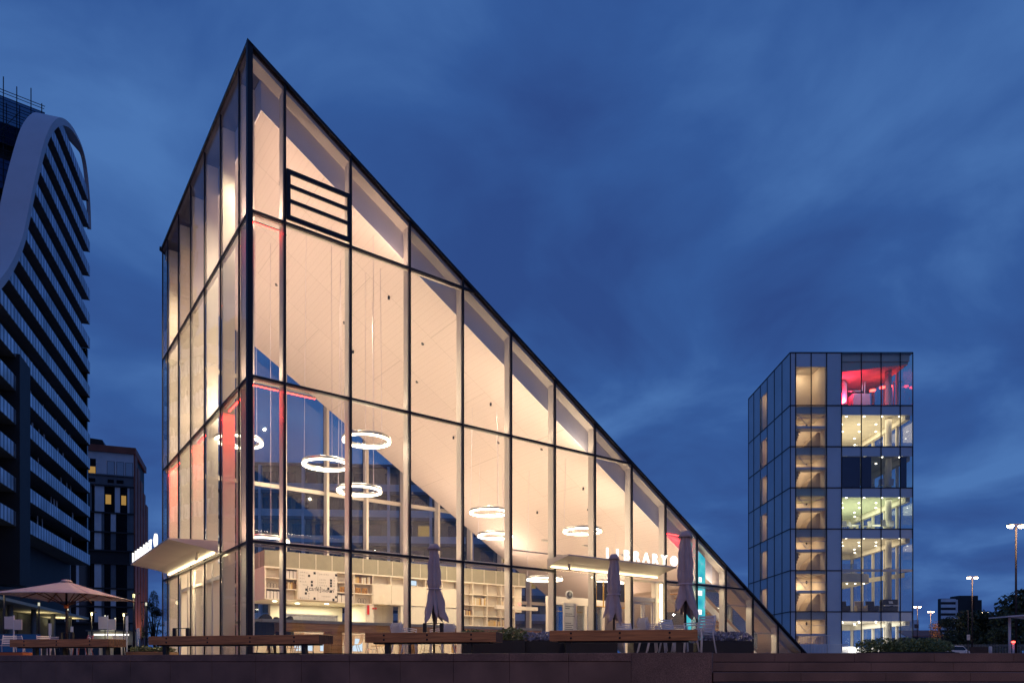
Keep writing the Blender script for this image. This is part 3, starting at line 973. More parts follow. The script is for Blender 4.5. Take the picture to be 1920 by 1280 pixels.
o = bpy.data.objects['safety_sign']; o.location = W(7.72, 8.98, 1.95); o.rotation_euler = (0, 0, WANG)
o = MB().box(0, 0.07, 0, 0.05, 0, 0.07).box(0.12, 0.19, 0, 0.05, 0, 0.07).build('alarm_light', 'red'); o.location = W(8.0 - 0.02, 8.97, 2.2); o.rotation_euler = (0, 0, WANG)
tag(o, 'pair of small red alarm lights on the white wall by the fridge niche', 'alarm')

# magazine racks low on the right
for k in range(2):
    g = wthing('magazine_rack', 'white slanted magazine rack full of covers, ' + ('nearer the corner of the counter' if k == 0 else 'nearer the entrance'), 'rack', 11.2 + k * 1.7, 7.6 + 0.2 * k, 0.03)
    m = MB(); m.box(0, 0.05, 0, 0.5, 0, 1.55); m.box(1.55, 1.6, 0, 0.5, 0, 1.55); m.box(0.05, 1.55, 0.42, 0.5, 0, 1.55)
    for z in (0.2, 0.65, 1.1): m.obox((0.8, 0.22, z), (0.75, 0, 0), (0, 0.2, 0.02), (0, -0.002, 0.02))
    m.build('frame', 'white', g)
    for z in (0.25, 0.7, 1.15):
        for q in range(5):
            MB().obox((0.2 + q * 0.29, 0.24, z + 0.14), (0.11, 0, 0), (0, 0.02, 0.0), (0, 0.06, 0.14)).build('magazine', RND.choice([M['cloth_red'], M['poster'], M['poster'], M['ink'], M['navy'], BOOKS[3]]), g)

# communal high table just inside the glass, wraps the corner
g = wthing('high_table', 'long dark timber high table with a grey top just inside the glass', 'table', 1.3, 1.25)
MB().box(-0.55, 10.2, 0, 0.75, 1.05, 1.14).build('tabletop', 'concrete', g)
MB().box(0.0, 10.2, 0.02, 0.73, 0.80, 1.048).build('apron', 'timber_in', g)
for x in (1.85, 4.6, 7.4, 10.0):
    MB().box(x - 0.22, x + 0.16, 0.05, 0.7, 0.03, 0.798).build('leg', 'timber_in', g)
g = wthing('high_table', 'thin grey shelf table running along the short facade glass', 'table', 0.6, 1.5)
MB().box(-0.12, 0.14, -0.2, 3.6, 1.06, 1.13).build('tabletop', 'concrete', g)
for y in (0.2, 3.3): MB().box(-0.03, 0.03, y - 0.03, y + 0.03, 0.03, 1.058).build('leg', 'black', g)

# cafe chairs: bent plywood shell on steel legs
def shell_chair(label, seat, group, loc, rz):
    g = thing('shell_chair', label, 'chair', loc, rz, group)
    m = MB()
    pr = [(-0.21, seat + 0.02), (-0.19, seat), (0.12, seat), (0.2, seat + 0.05), (0.25, seat + 0.2), (0.28, seat + 0.40)]
    th = 0.015
    for (y0, z0), (y1, z1) in zip(pr, pr[1:]):
        d = Vector((0, y1 - y0, z1 - z0)); n_ = Vector((0, -d.z, d.y)).normalized() * th
        m.prism([(-0.21, y0, z0), (-0.21, y1, z1), (-0.21, y1 + n_.y, z1 + n_.z), (-0.21, y0 + n_.y, z0 + n_.z)], (0.42, 0, 0))
    m.build('shell', 'ply', g)
    for sx in (-1, 1):
        for sy in (-1, 1):
            MB().tube((sx * 0.12, sy * 0.1 - 0.02, seat - 0.005), (sx * 0.22, sy * 0.22, 0), 0.011, n=6).build('leg', 'chrome', g)
    if seat > 0.6:
        MB().path([(0.2 * cos(a * pi / 4), 0.2 * sin(a * pi / 4), 0.25) for a in range(9)], 0.009, 5).build('footrest', 'chrome', g)
    return g


ch0 = shell_chair('plywood high stool beside the long timber table', 0.72, 'plywood high stools at the long table', W(2.2, 2.6, 0.03), WANG)
ch1 = shell_chair('low plywood shell chair in the cafe behind the long table', 0.45, 'low plywood shell chairs in the cafe', W(3.0, 4.2, 0.03), WANG)
for t in (3.9, 5.0, 6.3, 7.2, 8.8, 9.9):
    copy_tree(ch0, W(t, 2.55 + RND.uniform(-0.1, 0.2), 0.03), WANG + RND.uniform(-0.4, 0.4))
for t, s in ((4.2, 4.0), (5.2, 4.6), (2.4, 5.6), (3.6, 5.8), (6.4, 4.2), (7.4, 4.8), (8.6, 4.3), (5.6, 6.2), (7.0, 6.4)):
    copy_tree(ch1, W(t, s, 0.03), WANG + RND.uniform(0, 6.2))
for t, s, lab in ((3.7, 4.9, 'small round cafe table nearest the corner post, inside'), (6.0, 5.2, 'small round cafe table behind the middle of the long table'), (8.0, 5.3, 'small round cafe table toward the magazine racks')):
    g = wthing('cafe_table', lab, 'table', t, s, 0.03)
    MB().lathe([(0.0, 0.70), (0.38, 0.70), (0.38, 0.73), (0.0, 0.73)], 24).build('tabletop', 'white', g)
    MB().tube((0, 0, 0.02), (0, 0, 0.7), 0.03).build('leg', 'chrome', g)
    MB().lathe([(0.0, 0.0), (0.25, 0.0), (0.25, 0.02), (0.0, 0.02)], 20).build('base', 'chrome', g)

# ---- stair behind the low right bays
g = wthing('staircase', 'open timber tread stair with white stringers behind the low end of the glass', 'staircase', 20.3, 0.75)
sl = Vector((1, 0, -0.62)).normalized(); nn = Vector((0.62, 0, 1)).normalized()
for y in (0.0, 1.5):
    p0, p1 = Vector((-0.6, y, 3.35)), Vector((4.7, y, 0.06))
    MB().prism([p0, p1, p1 + Vector((0, 0, 0.0)) + Vector((-0.55, 0, 0)), p0 + Vector((-0.0, 0, -0.42))], (0, 0.06, 0)).build('stringer', 'fin', g)
for k in range(16):
    x = -0.3 + k * 0.29
    MB().box(x, x + 0.28, 0.065, 1.495, 3.0 - k * 0.18, 3.04 - k * 0.18).build('tread', 'tread', g)
MB().prism([(-0.4, 0.02, 3.45), (4.4, 0.02, 0.45), (4.4, 0.02, 1.2), (3.9, 0.02, 1.55), (-0.4, 0.02, 4.1)], (0, 0.014, 0)).build('balustrade', 'glass_blue', g)
g = wthing('landing_rail', 'glass sided landing with a pale edge beam beside the stair', 'balustrade', 20.4, 3.4)
MB().box(0, 4.2, 0, 0.1, 1.2, 1.5).build('beam', 'fin', g)
MB().box(0, 3.6, 0.03, 0.045, 1.5, 2.3).build('panel', 'glass_blue', g)

# cyan screen behind glass
g = wthing('banner_screen', 'tall glowing cyan screen behind the glass right of the doors', 'screen', 18.75, 0.28, 0.7)
def bz(x): return zr(18.75 + x) - 0.42 - 0.7
for xa, xb in ((0.0, 0.41), (0.56, 1.36)):
    MB().prism([(xa, 0, 0), (xb, 0, 0), (xb, 0, bz(xb)), (xa, 0, bz(xa))], (0, 0.05, 0)).build('frame', 'white', g)
    MB().prism([(xa + .01, -0.001, 0.01), (xb - .01, -0.001, 0.01), (xb - .01, -0.001, bz(xb) - .02), (xa + .01, -0.001, bz(xa) - .02)], (0, -0.01, 0)).build('display', 'banner', g)
for z, wv, x in ((0.9, 0.14, 0.7), (1.25, 0.3, 0.8), (1.7, 0.12, 0.66), (2.1, 0.32, 0.8), (2.7, 0.2, 0.9)):
    MB().box(x, x + wv, -0.018, -0.012, z, z + 0.22).build('block', 'white_led', g)

# entrance sign, clock, bin, small warning sign
g = wthing('entrance_sign', 'white over black information sign standing in the entrance glass', 'sign', 12.05, 0.6, 0.03)
MB().box(0, 0.66, 0, 0.05, 0.95, 2.1).build('upper_panel', 'poster', g)
MB().box(0, 0.66, 0, 0.05, 0.0, 0.945).build('lower_panel', 'ink', g)
m = MB()
for z, l in ((1.95, 0.45), (1.87, 0.22), (1.66, 0.36), (1.58, 0.48), (1.3, 0.3), (1.22, 0.4), (1.14, 0.34), (1.06, 0.4)):
    m.box(0.08, 0.08 + l, -0.006, -0.001, z, z + 0.03)
m.build('text_line', 'ink_grey', g)
m = MB()
for k in range(4): m.box(0.1 + k * 0.13, 0.18 + k * 0.13, -0.006, -0.001, 0.6, 0.76)
for k in range(4): m.box(0.1 + k * 0.13, 0.19 + k * 0.13, -0.006, -0.001, 0.3, 0.36)
m.build('pictogram', 'poster', g)
g = wthing('wall_clock', 'small round white clock above the entrance sign', 'clock', 12.33, 0.62, 2.45)
o = MB().lathe([(0.0, 0.0), (0.17, 0.0), (0.17, 0.05), (0.0, 0.05)], 24).build('rim', 'white_paint', g)
o.data.transform(Matrix.Rotation(radians(90), 4, 'X'))
o = MB().lathe([(0.0, 0.051), (0.13, 0.051), (0.13, 0.056), (0.0, 0.056)], 24).build('face', 'ink_grey', g)
o.data.transform(Matrix.Rotation(radians(90), 4, 'X'))
m = MB().box(-0.01, 0.01, -0.07, -0.06, 0.0, 0.1).box(-0.07, 0.0, -0.07, -0.06, -0.01, 0.01); m.build('hand', 'poster', g)
g = wthing('litter_bin', 'short black bin with a blue card on top inside the entrance', 'bin', 13.0, 0.6, 0.03)
MB().box(0, 0.36, 0, 0.36, 0, 0.75).build('body', 'black', g, bevel=0.02)
MB().box(0.2, 0.4, 0.1, 0.14, 0.75, 1.0).build('card', 'navy', g)
g = wthing('warning_sign', 'yellow triangle warning sign on the door jamb', 'sign', XS[9] - 0.72, -0.06, 0.75)
MB().box(0, 0.3, 0, 0.02, 0, 0.62).build('board', 'cream', g)
MB().prism([(0.06, -0.004, 0.12), (0.24, -0.004, 0.12), (0.15, -0.004, 0.32)], (0, 0.003, 0)).build('triangle', 'yellow', g)
g = wthing('exit_light', 'small round red light on the white beam near the entrance', 'lamp', 15.6, 8.2, 2.75)
MB().lathe([(0.0, -0.06), (0.04, -0.045), (0.06, 0), (0.04, 0.045), (0, 0.06)], 14).build('bulb', 'redlight', g)
MB().box(-1.4, 1.2, 0.02, 0.2, -0.3, -0.12).build('beam', 'fin', g)
# yellow framed kiosk shelves seen in the doorway
g = wthing('display_rack', 'yellow framed hanging rack with dark panels inside the doorway', 'rack', 15.6, 2.6, 2.3)
m = MB()
for x in (0, 0.45, 0.9, 1.35, 1.8, 2.2): m.box(x, x + 0.04, 0, 0.04, 0, 1.1)
m.box(0, 2.24, 0, 0.04, -0.04, 0.0)
m.build('frame', 'yellow', g)
for k in range(4): MB().box(0.07 + k * 0.45, 0.42 + k * 0.45, 0.01, 0.03, 0.25, 1.05).build('panel', 'dkwall', g)
# inner lobby frame behind the door
g = wthing('lift_lobby', 'cream framed inner lobby with glass doors seen through the entrance', 'lobby', 14.2, 4.2, 0.03)
m = MB()
for x in (0, 1.1, 2.2, 3.3): m.box(x, x + 0.16, 0, 0.16, 0, 2.4)
m.box(0, 3.46, -0.02, 0.18, 2.4, 2.75)
m.build('frame', 'fin', g)
for k in range(3): MB().box(0.17 + 1.1 * k, 1.09 + 1.1 * k, 0.07, 0.085, 0, 2.39).build('glass', 'glass_blue', g)

# ---- two seated people
def person(label, loc, rz, top, hair_c, lean=0.1):
    g = thing('person', label, 'person', loc, rz)
    J = {'pel': (0, 0, 0.5), 'bel': (0, -0.02 - lean * .3, 0.66), 'che': (0, -0.05 - lean, 0.86), 'nek': (0, -0.07 - lean * 1.3, 1.02), 'hea': (0, -0.10 - lean * 1.5, 1.14), 'crn': (0, -0.10 - lean * 1.6, 1.25),
         'shl': (-0.18, -0.05 - lean, 0.93), 'ell': (-0.24, -0.18 - lean, 0.68), 'hnl': (-0.13, -0.42 - lean, 0.74), 'shr': (0.18, -0.05 - lean, 0.93), 'elr': (0.24, -0.18 - lean, 0.68), 'hnr': (0.13, -0.42 - lean, 0.74),
         'hpl': (-0.1, -0.02, 0.5), 'knl': (-0.13, -0.44, 0.5), 'anl': (-0.13, -0.40, 0.08), 'tol': (-0.14, -0.56, 0.03), 'hpr': (0.1, -0.02, 0.5), 'knr': (0.13, -0.44, 0.5), 'anr': (0.13, -0.40, 0.08), 'tor': (0.14, -0.56, 0.03)}
    RD = {'pel': .15, 'bel': .13, 'che': .145, 'nek': .055, 'hea': .095, 'crn': .075, 'shl': .06, 'ell': .045, 'hnl': .032, 'shr': .06, 'elr': .045, 'hnr': .032, 'hpl': .09, 'knl': .065, 'anl': .042, 'tol': .035, 'hpr': .09, 'knr': .065, 'anr': .042, 'tor': .035}
    E = [('pel', 'bel'), ('bel', 'che'), ('che', 'nek'), ('nek', 'hea'), ('hea', 'crn'), ('che', 'shl'), ('shl', 'ell'), ('ell', 'hnl'), ('che', 'shr'), ('shr', 'elr'), ('elr', 'hnr'),
         ('pel', 'hpl'), ('hpl', 'knl'), ('knl', 'anl'), ('anl', 'tol'), ('pel', 'hpr'), ('hpr', 'knr'), ('knr', 'anr'), ('anr', 'tor')]
    keys = list(J); idx = {k: i for i, k in enumerate(keys)}
    vs = [J[k] for k in keys]; es = [(idx[a], idx[b]) for a, b in E]; rr = [RD[k] for k in keys]
    for sd in (-1, 1):           # five fingers each
        hnd = Vector(J['hnl' if sd < 0 else 'hnr'])
        hi = idx['hnl' if sd < 0 else 'hnr']
        for q in range(5):
            base = hnd + Vector((sd * 0.02 * (q - 2) * -1, -0.05, 0.0)); tip = base + Vector((sd * -0.008 * (q - 2), -0.07 + 0.012 * abs(q - 1), -0.03))
            if q == 4: base = hnd + Vector((-sd * 0.035, -0.02, 0)); tip = base + Vector((-sd * 0.03, -0.04, -0.01))
            n0 = len(vs); vs += [tuple(base), tuple(tip)]; rr += [0.010, 0.008]; es += [(hi, n0), (n0, n0 + 1)]
    me = bpy.data.meshes.new('body'); me.from_pydata(vs, es, [])
    o = bpy.data.objects.new('body', me); COL.objects.link(o)
    sk = o.modifiers.new('skin', 'SKIN')
    for i, sv in enumerate(me.skin_vertices[0].data):
        sv.radius = (rr[i], rr[i]); sv.use_root = (i == 0)
    o.modifiers.new('sub', 'SUBSURF').levels = 1
    dg = bpy.context.evaluated_depsgraph_get()
    m2 = bpy.data.meshes.new_from_object(o.evaluated_get(dg))
    bpy.data.objects.remove(o)
    m2.name = 'body'
    m2.materials.clear()
    for mm in (M['skin'], top, M['cloth_dk']): m2.materials.append(mm)
    for p in m2.polygons:
        c = p.center; p.use_smooth = True
        p.material_index = 0
        if 0.56 < c.z < 1.0 and c.y > -0.34 - lean: p.material_index = 1
        if c.z <= 0.585 : p.material_index = 2
    ob = bpy.data.objects.new('body', m2); COL.objects.link(ob); ob.parent = g
    hx, hy, hz = J['crn']
    MB().lathe([(0.0, -0.10), (0.085, -0.09), (0.108, -0.03), (0.10, 0.05), (0.06, 0.09), (0.0, 0.10)], 14, (0, hy + 0.03, hz - 0.015)).build('hair', hair_c, g)
    MB().prism([(-0.012, hy - 0.085, hz - 0.10), (0.012, hy - 0.085, hz - 0.10), (0, hy - 0.085, hz - 0.05)], (0, -0.03, 0)).build('nose', 'skin', g)
    for sx in (-1, 1): MB().lathe([(0, -.008), (.008, 0), (0, .008)], 8, (sx * 0.032, hy - 0.088, hz - 0.05)).build('eye', 'ink', g)
    MB().box(-0.022, 0.022, hy - 0.092, hy - 0.084, hz - 0.135, hz - 0.128).build('mouth', 'cloth_red', g)
    for sx in (-1, 1): MB().box(sx * 0.09 - 0.008, sx * 0.09 + 0.008, hy - 0.01, hy + 0.025, hz - 0.09, hz - 0.03).build('ear', 'skin', g)
    return g


def arm_chair(label, loc, rz):
    g = thing('lounge_chair', label, 'armchair', loc, rz)
    m = MB()
    pts = []
    for k in range(13):
        a = pi * k / 12
        pts.append((0.36 * cos(a), 0.05 + 0.34 * sin(a)))
    for (x0, y0), (x1, y1) in zip(pts, pts[1:]):
        h0 = 0.75 + 0.55 * max(0, (y0 - 0.1) / 0.3); h1 = 0.75 + 0.55 * max(0, (y1 - 0.1) / 0.3)
        m.prism([(x0, y0, 0.32), (x1, y1, 0.32), (x1 * .95, y1 * .97, h1), (x0 * .95, y0 * .97, h0)], (-x0 * 0.12, -y0 * 0.12 if y0 > 0.1 else 0, 0))
    m.build('backrest', 'cloth_dk', g)
    MB().lathe([(0, .34), (0.33, .34), (0.33, .44), (0, .44)], 20, (0, 0.0, 0)).build('seat', 'cloth_dk', g)
    for k in range(4): MB().tube((0.2 * (-1) ** k, 0.2 * (-1) ** (k // 2), 0.34), (0.26 * (-1) ** k, 0.26 * (-1) ** (k // 2), 0.0), 0.015, n=6).build('leg', 'chrome', g)
    return g


arm_chair('high backed dark armchair with its back to the corner post', W(0.95, 1.9, 0.03), WANG + pi)
arm_chair('dark armchair holding the person near the corner post', W(1.75, 2.5, 0.03), WANG + pi + 0.5)
person('seated person in a brick red top facing into the cafe near the corner', W(1.75, 2.5, -0.03), WANG + pi + 0.5, M['cloth_red'], 'hair')
person('seated person in dark clothes behind the reading desk near the shelf grid', W(12.2, 6.6, 0.0), WANG, M['cloth_dk'], 'hair')
g = wthing('reading_desk', 'pale desk with the seated reader behind it', 'desk', 11.6, 5.6, 0.03)
MB().box(0, 1.6, 0, 0.6, 0.68, 0.72).build('tabletop', 'white', g)
for x in (0.05, 1.55):
    for y in (0.05, 0.55): MB().box(x - 0.02, x + 0.02, y - 0.02, y + 0.02, 0, 0.68).build('leg', 'chrome', g)
copy_tree(ch1, W(12.2, 6.65, 0.03), WANG, 'plywood shell chair under the seated reader')
# ------------------------------------------------------------------ ground, wall, steps
g = MB().box(-1500, 1500, -300, 2500, -2.2, -1.76).build('ground', 'asphalt'); tag(g, kind='structure')


def wy(x): return 13.35 - 0.335 * x       # front line of the granite wall
XR = 3.42
WL = -22.0
g = MB()
g.prism([(WL, wy(WL) + 0.36, -1.75), (XR - 0.03, wy(XR) + 0.36, -1.75), (XR - 0.03, 13.75, -1.75), (60, 13.75, -1.75), (260, 400, -1.75), (-260, 400, -1.75), (-60, 40, -1.75)], (0, 0, 1.75))
tag(g.build('plaza', 'paving'), kind='structure')
wd = Vector((XR - WL, wy(XR) - wy(WL), 0)).normalized()
wn = Vector((-wd.y, wd.x, 0))      # into the plaza
wlen = (Vector((XR, wy(XR), 0)) - Vector((WL, wy(WL), 0))).length
wall = thing('granite_wall', 'long low red granite retaining wall under the timber benches', 'wall', (XR, wy(XR), 0), atan2(wd.y, wd.x))
# local x runs back along the wall (negative = left), y into the plaza
b = MB(); b.box(-wlen, -0.05, 0.05, 0.33, -1.75, -0.02); b.build('core', 'joint', wall)
cop = MB(); x = 0.0
first = True
while x < wlen:
    ln = 1.38 if first else 1.14
    if not first:
        cop.box(-min(x + ln, wlen) + 0.005, -x, -0.012, 0.35, -0.150, 0.0)
    x += ln; first = False
cop.build('coping', 'granite_top', wall, bevel=0.008)
for row in range(3):
    f = MB(); x = 1.38 + (0 if row == 0 else 0.4 * row)
    z1 = -0.156 - row * 0.62
    while x < wlen:
        f.box(-min(x + 1.14, wlen) + 0.006, -x, 0.0, 0.10, max(z1 - 0.612, -1.75), z1)
        x += 1.14
    f.build('facing_stone', 'granite', wall, bevel=0.004)
MB().box(-1.376, 0.0, -0.012, 0.35, -1.75, 0.0).build('end_stone', 'granite', wall, bevel=0.006)

st = MB()
steps = thing('stone_steps', 'wide dark granite steps with shadow gaps beside the wall end', 'steps', (XR + 0.02, 12.9, 0))
for k in range(10):
    r = MB(); j = MB()
    x = 0.0
    off = (1.35, 1.45, 1.5, 1.1)[k % 4]
    first = True
    while x < 26:
        ln = off if first else 1.45
        r.box(x + 0.004, x + ln, 0.1 - 0.40 * k, 0.55 - 0.40 * k, -0.158 - 0.17 * k, -0.17 * k)
        x += ln; first = False
    r.build('tread', 'granite', steps, bevel=0.005)
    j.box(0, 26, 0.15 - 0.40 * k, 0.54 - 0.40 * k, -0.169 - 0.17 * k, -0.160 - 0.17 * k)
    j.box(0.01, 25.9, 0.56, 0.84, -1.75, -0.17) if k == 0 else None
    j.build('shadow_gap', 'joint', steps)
MB().box(0.01, 26, 0.555, 0.83, -0.15, -0.001).build('landing', 'granite_top', steps)

# ------------------------------------------------------------------ timber benches
def bench(px0, px1, Y0, dirx, label, posts, first=False):
    """front face from px0 to px1; left end at distance Y0, running along direction dirx"""
    p0 = Vector(((px0 - 960) / FPX * Y0, Y0, 0))
    d = Vector((dirx[0], dirx[1], 0)).normalized()
    xn = (px1 - 960) / FPX
    # p0 + d*l with x = xn*y
    l = (xn * p0.y - p0.x) / (d.x - xn * d.y)
    g = thing('timber_bench', label, 'bench', p0, atan2(d.y, d.x), 'timber beam benches on the wall')
    n = 7
    for k in range(n):
        y0 = k * 0.092
        MB().box(0, l, y0, y0 + (0.086 if k < n - 1 else 0.086), 0.245, 0.45).build('beam', 'timber', g, bevel=0.006)
        MB().box(l - 0.012, l + 0.002, y0 + 0.004, y0 + 0.082, 0.25, 0.445).build('end_grain', 'timber_end', g)
    bo = MB()
    nb = max(3, int(l / 0.95))
    for k in range(nb):
        x = l * (k + 0.45) / nb
        for z in (0.30, 0.395):
            bo.lathe([(0, -0.004), (0.022, -0.004), (0.022, 0.004), (0, 0.004)], 10, (x, z, 0))
    o = bo.build('bolt', 'black', g)
    o.data.transform(Matrix(((1, 0, 0, 0), (0, 0, 1, -0.002), (0, 1, 0, 0), (0, 0, 0, 1))))
    for q in posts:
        MB().box(l * q - 0.05, l * q + 0.05, 0.10, 0.22, 0.0, 0.215).build('leg', 'black', g)
    MB().box(0.15, l - 0.15, 0.1, 0.44, 0.215, 0.244).build('rail', 'black', g)
    return g, l, d, p0


BD = (1, -0.30)
B1 = bench(278, 598, 17.1, (1, -0.26), 'timber beam bench before the tall glass corner post', (0.08, 0.93 if False else 0.9))
B2 = bench(684, 930, 15.0, (1, -0.20), 'timber beam bench below the first closed parasol', (0.16, 0.79))
B3 = bench(1030, 1308, 13.9, (1, -0.16), 'timber beam bench below the LIBRARY canopy and two closed parasols', (0.13, 0.88))
B4 = bench(18, 203, 19.6, (1, -0.22), 'timber beam bench below the open parasol', (0.22, 0.5, 0.93))
# low arm bars on the benches
for (gb, l, d, p0), q, lab in ((B2, 0.52, 'black steel arm loop on the bench below the first closed parasol'), (B1, 0.17, 'black steel arm loop near the left end of the corner bench'), (B4, 0.52, 'black steel arm loop on the bench below the open parasol')):
    p = p0 + d * (l * q)
    a = thing('arm_loop', lab, 'armrest', p + Vector((0, 0.28, 0.45)), atan2(d.y, d.x))
    MB().box(-0.22, -0.15, -0.03, 0.03, 0, 0.19).build('post', 'black', a)
    MB().box(0.15, 0.22, -0.03, 0.03, 0, 0.19).build('post', 'black', a)
    MB().box(-0.22, 0.22, -0.02, 0.02, 0.191, 0.205).build('bar', 'black', a)

# ------------------------------------------------------------------ white metal chairs
def metal_chair(label, loc, rz, matn='white_paint', group=None):
    g = thing('metal_chair', label, 'chair', loc, rz, group)
    r = 0.012
    for sx in (-1, 1):
        MB().path([(sx * 0.23, -0.24, 0), (sx * 0.22, -0.20, 0.43), (sx * 0.22, -0.17, 0.45), (sx * 0.22, 0.18, 0.43)], r, 6).build('leg', matn, g)
        MB().path([(sx * 0.23, 0.30, 0), (sx * 0.22, 0.19, 0.43), (sx * 0.21, 0.26, 0.66), (sx * 0.20, 0.31, 0.84)], r, 6).build('leg', matn, g)
        MB().path([(sx * 0.24, -0.20, 0.45), (sx * 0.26, -0.18, 0.64), (sx * 0.26, 0.10, 0.66), (sx * 0.215, 0.26, 0.66)], 0.012, 6).build('arm', matn, g)
    m = MB()
    for k in range(7):
        y = -0.19 + k * 0.06
        m.box(-0.22, 0.22, y, y + 0.04, 0.445 - 0.003 * k, 0.457 - 0.003 * k)
    m.build('seat', matn, g)
    m = MB()
    for k in range(5):
        z = 0.53 + k * 0.066
        y = 0.218 + (z - 0.43) * 0.215
        m.obox((0, y, z), (0.205, 0, 0), (0, 0.005, 0.0), (0, 0.005, 0.02))
    m.build('backrest', matn, g)
    return g


mc = metal_chair('white slatted metal chair at the bottom of the stack left of the first closed parasol', at(757, 1222, 18.0) * Vector((1, 1, 0)) if False else (at(757, 1222, 18.0).x, 18.0, 0.0), 2.2)
def stack(px, Y, n, rz, where, skip_first=None):
    p = Vector(((px - 960) / FPX * Y, Y, 0))
    for k in range(n):
        lab = 'white metal chair, ' + ('bottom' if k == 0 else 'top' if k == n - 1 else ('second', 'third', 'fourth')[k - 1]) + ' of stack ' + where
        q = p + Vector((cos(rz - pi / 2), sin(rz - pi / 2), 0)) * 0.03 * k + Vector((0, 0, 0.05 * k))
        if skip_first is not None and k == 0:
            skip_first.location = q; skip_first.rotation_euler = (0, 0, rz); skip_first['label'] = lab; skip_first['group'] = 'stacked white metal chairs'
        else:
            copy_tree(mc, q, rz, lab, 'stacked white metal chairs')
stack(757, 19.8, 3, 2.4, 'left of the first closed parasol', mc)
stack(830, 20.2, 3, -2.3, 'right of the first closed parasol pole')
stack(1222, 17.6, 3, 1.9, 'left of the tallest closed parasol')
stack(1262, 18.0, 3, 0.6, 'just behind the tallest closed parasol')
stack(1312, 15.8, 2, -0.9, 'right of the tallest closed parasol at the bench end')
stack(1178, 18.8, 2, 0.3, 'behind the bench under the canopy')
pk = None
lefts = [(14, 26.5, 0.4, 'white_paint', 'far left edge'), (46, 27.4, 2.9, 'white_paint', 'left part'), (86, 26.8, 0.9, 'white_paint', 'second gap'), (114, 28, 3.0, 'white_paint', 'middle'),
         (154, 26.4, -0.6, 'pink_paint', ''), (184, 27.6, 2.0, 'white_paint', 'right part'), (218, 26.6, 0.25, 'white_paint', 'right end')]
for px, Y, rz, mt, wh in lefts:
    p = (((px - 960) / FPX * Y), Y, 0)
    if mt == 'pink_paint':
        metal_chair('salmon pink metal chair under the open parasol', p, rz, mt)
    else:
        copy_tree(mc, p, rz, 'white metal chair standing under the open parasol, ' + wh + ' of the row', 'white chairs under the open parasol')
for px, Y, lab in ((66, 31.6, 'white square cafe table left of the parasol pole'), (166, 32.0, 'white square cafe table right of the parasol pole')):
    g = thing('cafe_table', lab, 'table', ((px - 960) / FPX * Y, Y, 0))
    MB().box(-0.35, 0.35, -0.35, 0.35, 0.56, 0.58).build('tabletop', 'white_paint', g)
    for sx in (-1, 1):
        for sy in (-1, 1): MB().box(sx * 0.32 - .015, sx * 0.32 + .015, sy * 0.32 - .015, sy * 0.32 + .015, 0, 0.559).build('leg', 'white_paint', g)
g = thing('planter_box', 'low orange brown box at the far left edge under the benches', 'planter', ((8 - 960) / FPX * 23.5, 23.5, 0))
MB().box(-1.2, 0.6, 0, 0.5, 0, 0.15).build('box', 'orange', g, bevel=0.02)
MB().box(-1.1, 0.5, 0.08, 0.42, 0.15, 0.165).build('soil', 'dirt', g)

# ------------------------------------------------------------------ parasols
g = thing('open_parasol', 'open square mauve grey parasol on a dark pole at the left', 'parasol', (-15.05, 24.1, 0), radians(2))
zrim, zap, hw = 2.0, 2.56, 1.57
apex = Vector((0, 0, zap)); cs4 = [Vector((-hw, -hw, zrim)), Vector((hw, -hw, zrim)), Vector((hw, hw, zrim)), Vector((-hw, hw, zrim))]
m = MB(); nseg = 8
for i in range(4):
    a, b_ = cs4[i], cs4[(i + 1) % 4]
    vs = []; fs = []
    for r in range(nseg + 1):
        q = r / nseg
        for c in range(nseg + 1):
            u = c / nseg
            rim = a.lerp(b_, u)
            p = apex.lerp(rim, q)
            p.z -= 0.02 * sin(pi * q) - 0.03 * q * sin(pi * u)
            vs.append(p)
    for r in range(nseg):
        for c in range(nseg):
            k = r * (nseg + 1) + c
            fs.append((k, k + 1, k + nseg + 2, k + nseg + 1))
    m.add(vs, fs, True)
o = m.build('canopy', 'canvas', g, recalc=False)
sm = o.modifiers.new('thick', 'SOLIDIFY'); sm.thickness = 0.006
m = MB(); m.lathe([(0.02, 0.06), (0.09, 0.048), (0.15, 0.02), (0.185, -0.03), (0.16, -0.025), (0.085, 0.02), (0.02, 0.03)], 16, (0, 0, zap), closed=True)
m.build('vent', 'canvas', g)
for i in range(8):
    e_ = (cs4[i // 2] if i % 2 == 0 else (cs4[i // 2] + cs4[(i // 2 + 1) % 4]) / 2)
    e2 = apex.lerp(e_, 0.97); e2.z -= 0.05
    MB().bar((0, 0, zap - 0.06), e2, 0.022, 0.03).build('rib', 'timber_end', g)
    mid = apex.lerp(e_, 0.5); mid.z -= 0.08
    MB().bar((0, 0, 1.72), mid, 0.02, 0.025).build('strut', 'timber_end', g)
MB().tube((0, 0, 0), (0, 0, zap + 0.03), 0.032, n=10).build('pole', 'dkpole', g)
MB().lathe([(0, -.07), (.07, -.06), (.075, .05), (0, .06)], 12, (0, 0, 1.70)).build('hub', 'orange', g)
MB().box(-0.3, 0.3, -0.3, 0.3, 0, 0.05).build('base', 'black', g)


